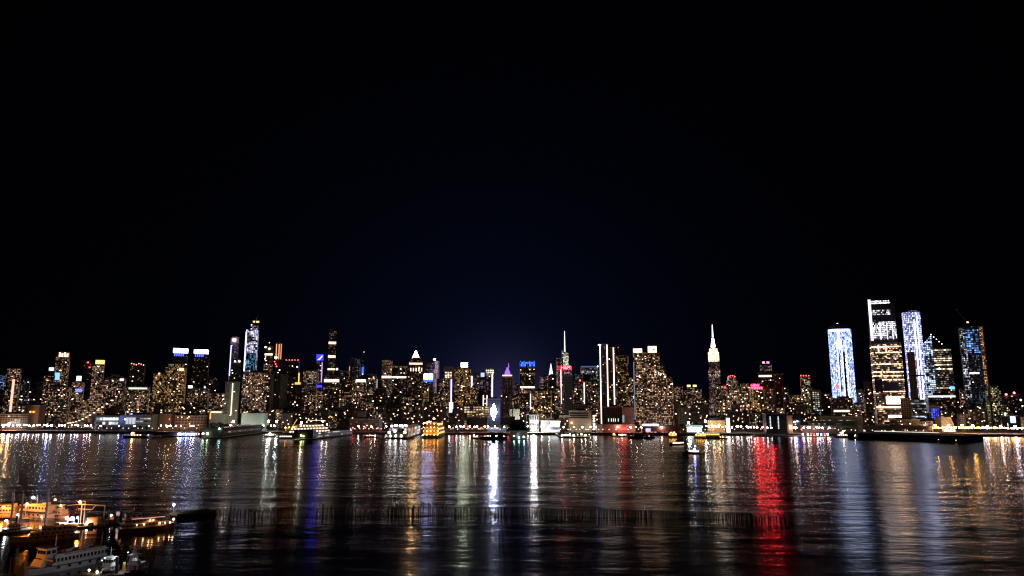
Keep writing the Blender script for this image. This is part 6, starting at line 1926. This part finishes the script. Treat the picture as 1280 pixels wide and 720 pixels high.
# container, crates and clutter
a = gnd(117, 657)
r0 = thing('container', 'pinkish dock container with ribbed sides beside the low orange lamp', 'container', (a.x, a.y, .7), R(-3))
PK = pbr('container_pink', (.62, .34, .28), .6)
MB().box(0, 0, 1.25, 4.6, 2.4, 2.5, PK).build('body', r0)
m = MB()
for k in range(12):
    m.box(-2.1 + k * .38, -1.23, 1.25, .12, .06, 2.3, PK)
m.build('rib', r0)
MB().box(0, 0, 2.56, 4.7, 2.5, .12, GR).build('lid', r0)
cr = random.Random(6)
for k, px in enumerate((72, 76, 79, 88, 94, 99, 103, 113, 124, 127)):
    a = gnd(px, 660 - cr.uniform(0, 1.2))
    s_ = cr.uniform(.7, 1.4)
    lab = ('low dock crate left of the white floodlights', 'low dock crate between the white floodlights and the pink container', 'low dock crate right of the pink container')[0 if px < 82 else 1 if px < 112 else 2]
    r0 = thing('crate', lab, 'crate', (a.x, a.y, .7), cr.uniform(-.4, .4), lab.replace('crate', 'crates'))
    MB().box(0, 0, s_ * .4, s_ * 1.3, s_, s_ * .8, TEAK).build('body', r0)
    MB().box(0, 0, s_ * .84, s_ * 1.36, s_ * 1.06, .1, WORN).build('lid', r0)
# canvas covers and picket fence at bottom left
a = gnd(27, 726)
r0 = thing('canvas_cover', 'pointed sodium-lit canvas cover on a mast at the bottom left', 'cover', a)
MB().tube((0, 0, 0), (0, 0, 6.6), .07, STEEL, 6).build('mast', r0)
m = MB()
n = 8
cv = pbr('canvas', (.4, .26, .1), .9)
for k in range(n):
    a0, a1 = 6.283 * k / n, 6.283 * (k + 1) / n
    m.face([(math.cos(a0) * 2.1, math.sin(a0) * 1.6, 1.0), (math.cos(a1) * 2.1, math.sin(a1) * 1.6, 1.0), (math.cos(a1) * .1, math.sin(a1) * .1, 5.2), (math.cos(a0) * .1, math.sin(a0) * .1, 5.2)], cv)
m.build('canvas', r0)
a = gnd(11, 724)
tag(MB().tube((0, 0, 0), (0, 0, 6.2), .09, GR, 6).build('flag_pole', None, a), 'bare thin pole behind the picket fence at the bottom left', 'pole')
a, b = gnd(-6, 728), gnd(23, 726)
dv = b - a
r0 = thing('picket_fence', 'sodium-lit timber picket fence at the bottom left corner', 'fence', a, math.atan2(dv.y, dv.x))
for k in range(18):
    MB().box(dv.length * k / 17, 0, .7 + (k % 3) * .05, .22, .1, 2.6 + .4 * (k % 2), TEAK).build('picket', r0)
MB().box(dv.length / 2, .1, 1.2, dv.length, .08, .16, TEAK).build('rail', r0)
# ================================================================ sky, moonlight, camera
w = bpy.data.worlds.new('World')
SC.world = w
w.use_nodes = True
nt = w.node_tree
nt.nodes.clear()
N = nt.nodes.new
L = nt.links.new
out = N('ShaderNodeOutputWorld')
sky = N('ShaderNodeTexSky')
sky.sky_type = 'NISHITA'
sky.sun_disc = False
SUN_EL, SUN_ROT = R(28), R(140)
sky.sun_elevation = SUN_EL
sky.sun_rotation = SUN_ROT
bg = N('ShaderNodeBackground')
bg.inputs[1].default_value = .00003
L(sky.outputs[0], bg.inputs[0])
# the city's own glow in the air above midtown: brightest low over the avenues, fading up and sideways
tc = N('ShaderNodeTexCoord')
res = None


def glow(px, py, width, col, s):
    d = ray(px, py).normalized()
    dt = N('ShaderNodeVectorMath')
    dt.operation = 'DOT_PRODUCT'
    L(tc.outputs['Generated'], dt.inputs[0])
    dt.inputs[1].default_value = d
    a = N('ShaderNodeMath')
    a.operation = 'ARCCOSINE'
    L(dt.outputs['Value'], a.inputs[0])
    b = N('ShaderNodeMath')
    b.operation = 'DIVIDE'
    b.inputs[1].default_value = R(width)
    L(a.outputs[0], b.inputs[0])
    p = N('ShaderNodeMath')
    p.operation = 'POWER'
    p.inputs[1].default_value = 1.6
    L(b.outputs[0], p.inputs[0])
    n = N('ShaderNodeMath')
    n.operation = 'MULTIPLY'
    n.inputs[1].default_value = -1
    L(p.outputs[0], n.inputs[0])
    e = N('ShaderNodeMath')
    e.operation = 'EXPONENT'
    L(n.outputs[0], e.inputs[0])
    m = N('ShaderNodeMath')
    m.operation = 'MULTIPLY'
    m.inputs[1].default_value = s
    L(e.outputs[0], m.inputs[0])
    g = N('ShaderNodeBackground')
    g.inputs[0].default_value = (*col, 1)
    L(m.outputs[0], g.inputs[1])
    return g.outputs[0]


acc = bg.outputs[0]
for args in ((612, 490, 12, (.12, .25, 1), .009), (628, 505, 3.2, (.35, .32, 1), .06), (640, 540, 38, (.24, .32, 1), .0018)):
    ad = N('ShaderNodeAddShader')
    L(acc, ad.inputs[0])
    L(glow(*args), ad.inputs[1])
    acc = ad.outputs[0]
L(acc, out.inputs[0])

sun = bpy.data.lights.new('moonlight', 'SUN')
sun.energy = .004
sun.angle = R(.5)
sun.color = (1, .95, .88)
so = bpy.data.objects.new('moonlight', sun)
COL.objects.link(so)
so.rotation_euler = (R(90) - SUN_EL, 0, R(180) - SUN_ROT)

cam = bpy.data.cameras.new('camera')
co = bpy.data.objects.new('camera', cam)
COL.objects.link(co)
cam.sensor_width = 36
cam.lens = F / 1280 * 36
cam.clip_start = 1
cam.clip_end = 40000
co.location = CAM
co.rotation_euler = (R(90) + PITCH, 0, 0)
SC.camera = co

vs = SC.view_settings
vs.view_transform = 'Standard'
vs.look = 'None'
vs.exposure = 0
vs.gamma = 1
vs.use_curve_mapping = False
cy = SC.cycles
cy.max_bounces = 4
cy.diffuse_bounces = 2
cy.glossy_bounces = 3
cy.transmission_bounces = 1
cy.volume_bounces = 0
cy.sample_clamp_indirect = 6
cy.caustics_reflective = False
cy.caustics_refractive = False
cy.use_denoising = DENOISE
cy.use_light_tree = True
cy.filter_width = 1.25
for o in list(SC.objects):
    for k in ('_L', '_s'):
        if k in o:
            del o[k]

if HAZE:
    hm, hnt, hout = new_mat('night_haze')
    pv = hnt.nodes.new('ShaderNodeVolumePrincipled')
    pv.inputs['Density'].default_value = HAZE
    pv.inputs['Color'].default_value = (.8, .85, .95, 1)
    pv.inputs['Anisotropy'].default_value = .8
    hnt.links.new(pv.outputs[0], hout.inputs['Volume'])
    hz = MB().box(0, 4900, 300, 19000, 10200, 606, hm).build('haze')
    tag(hz, kind='stuff')
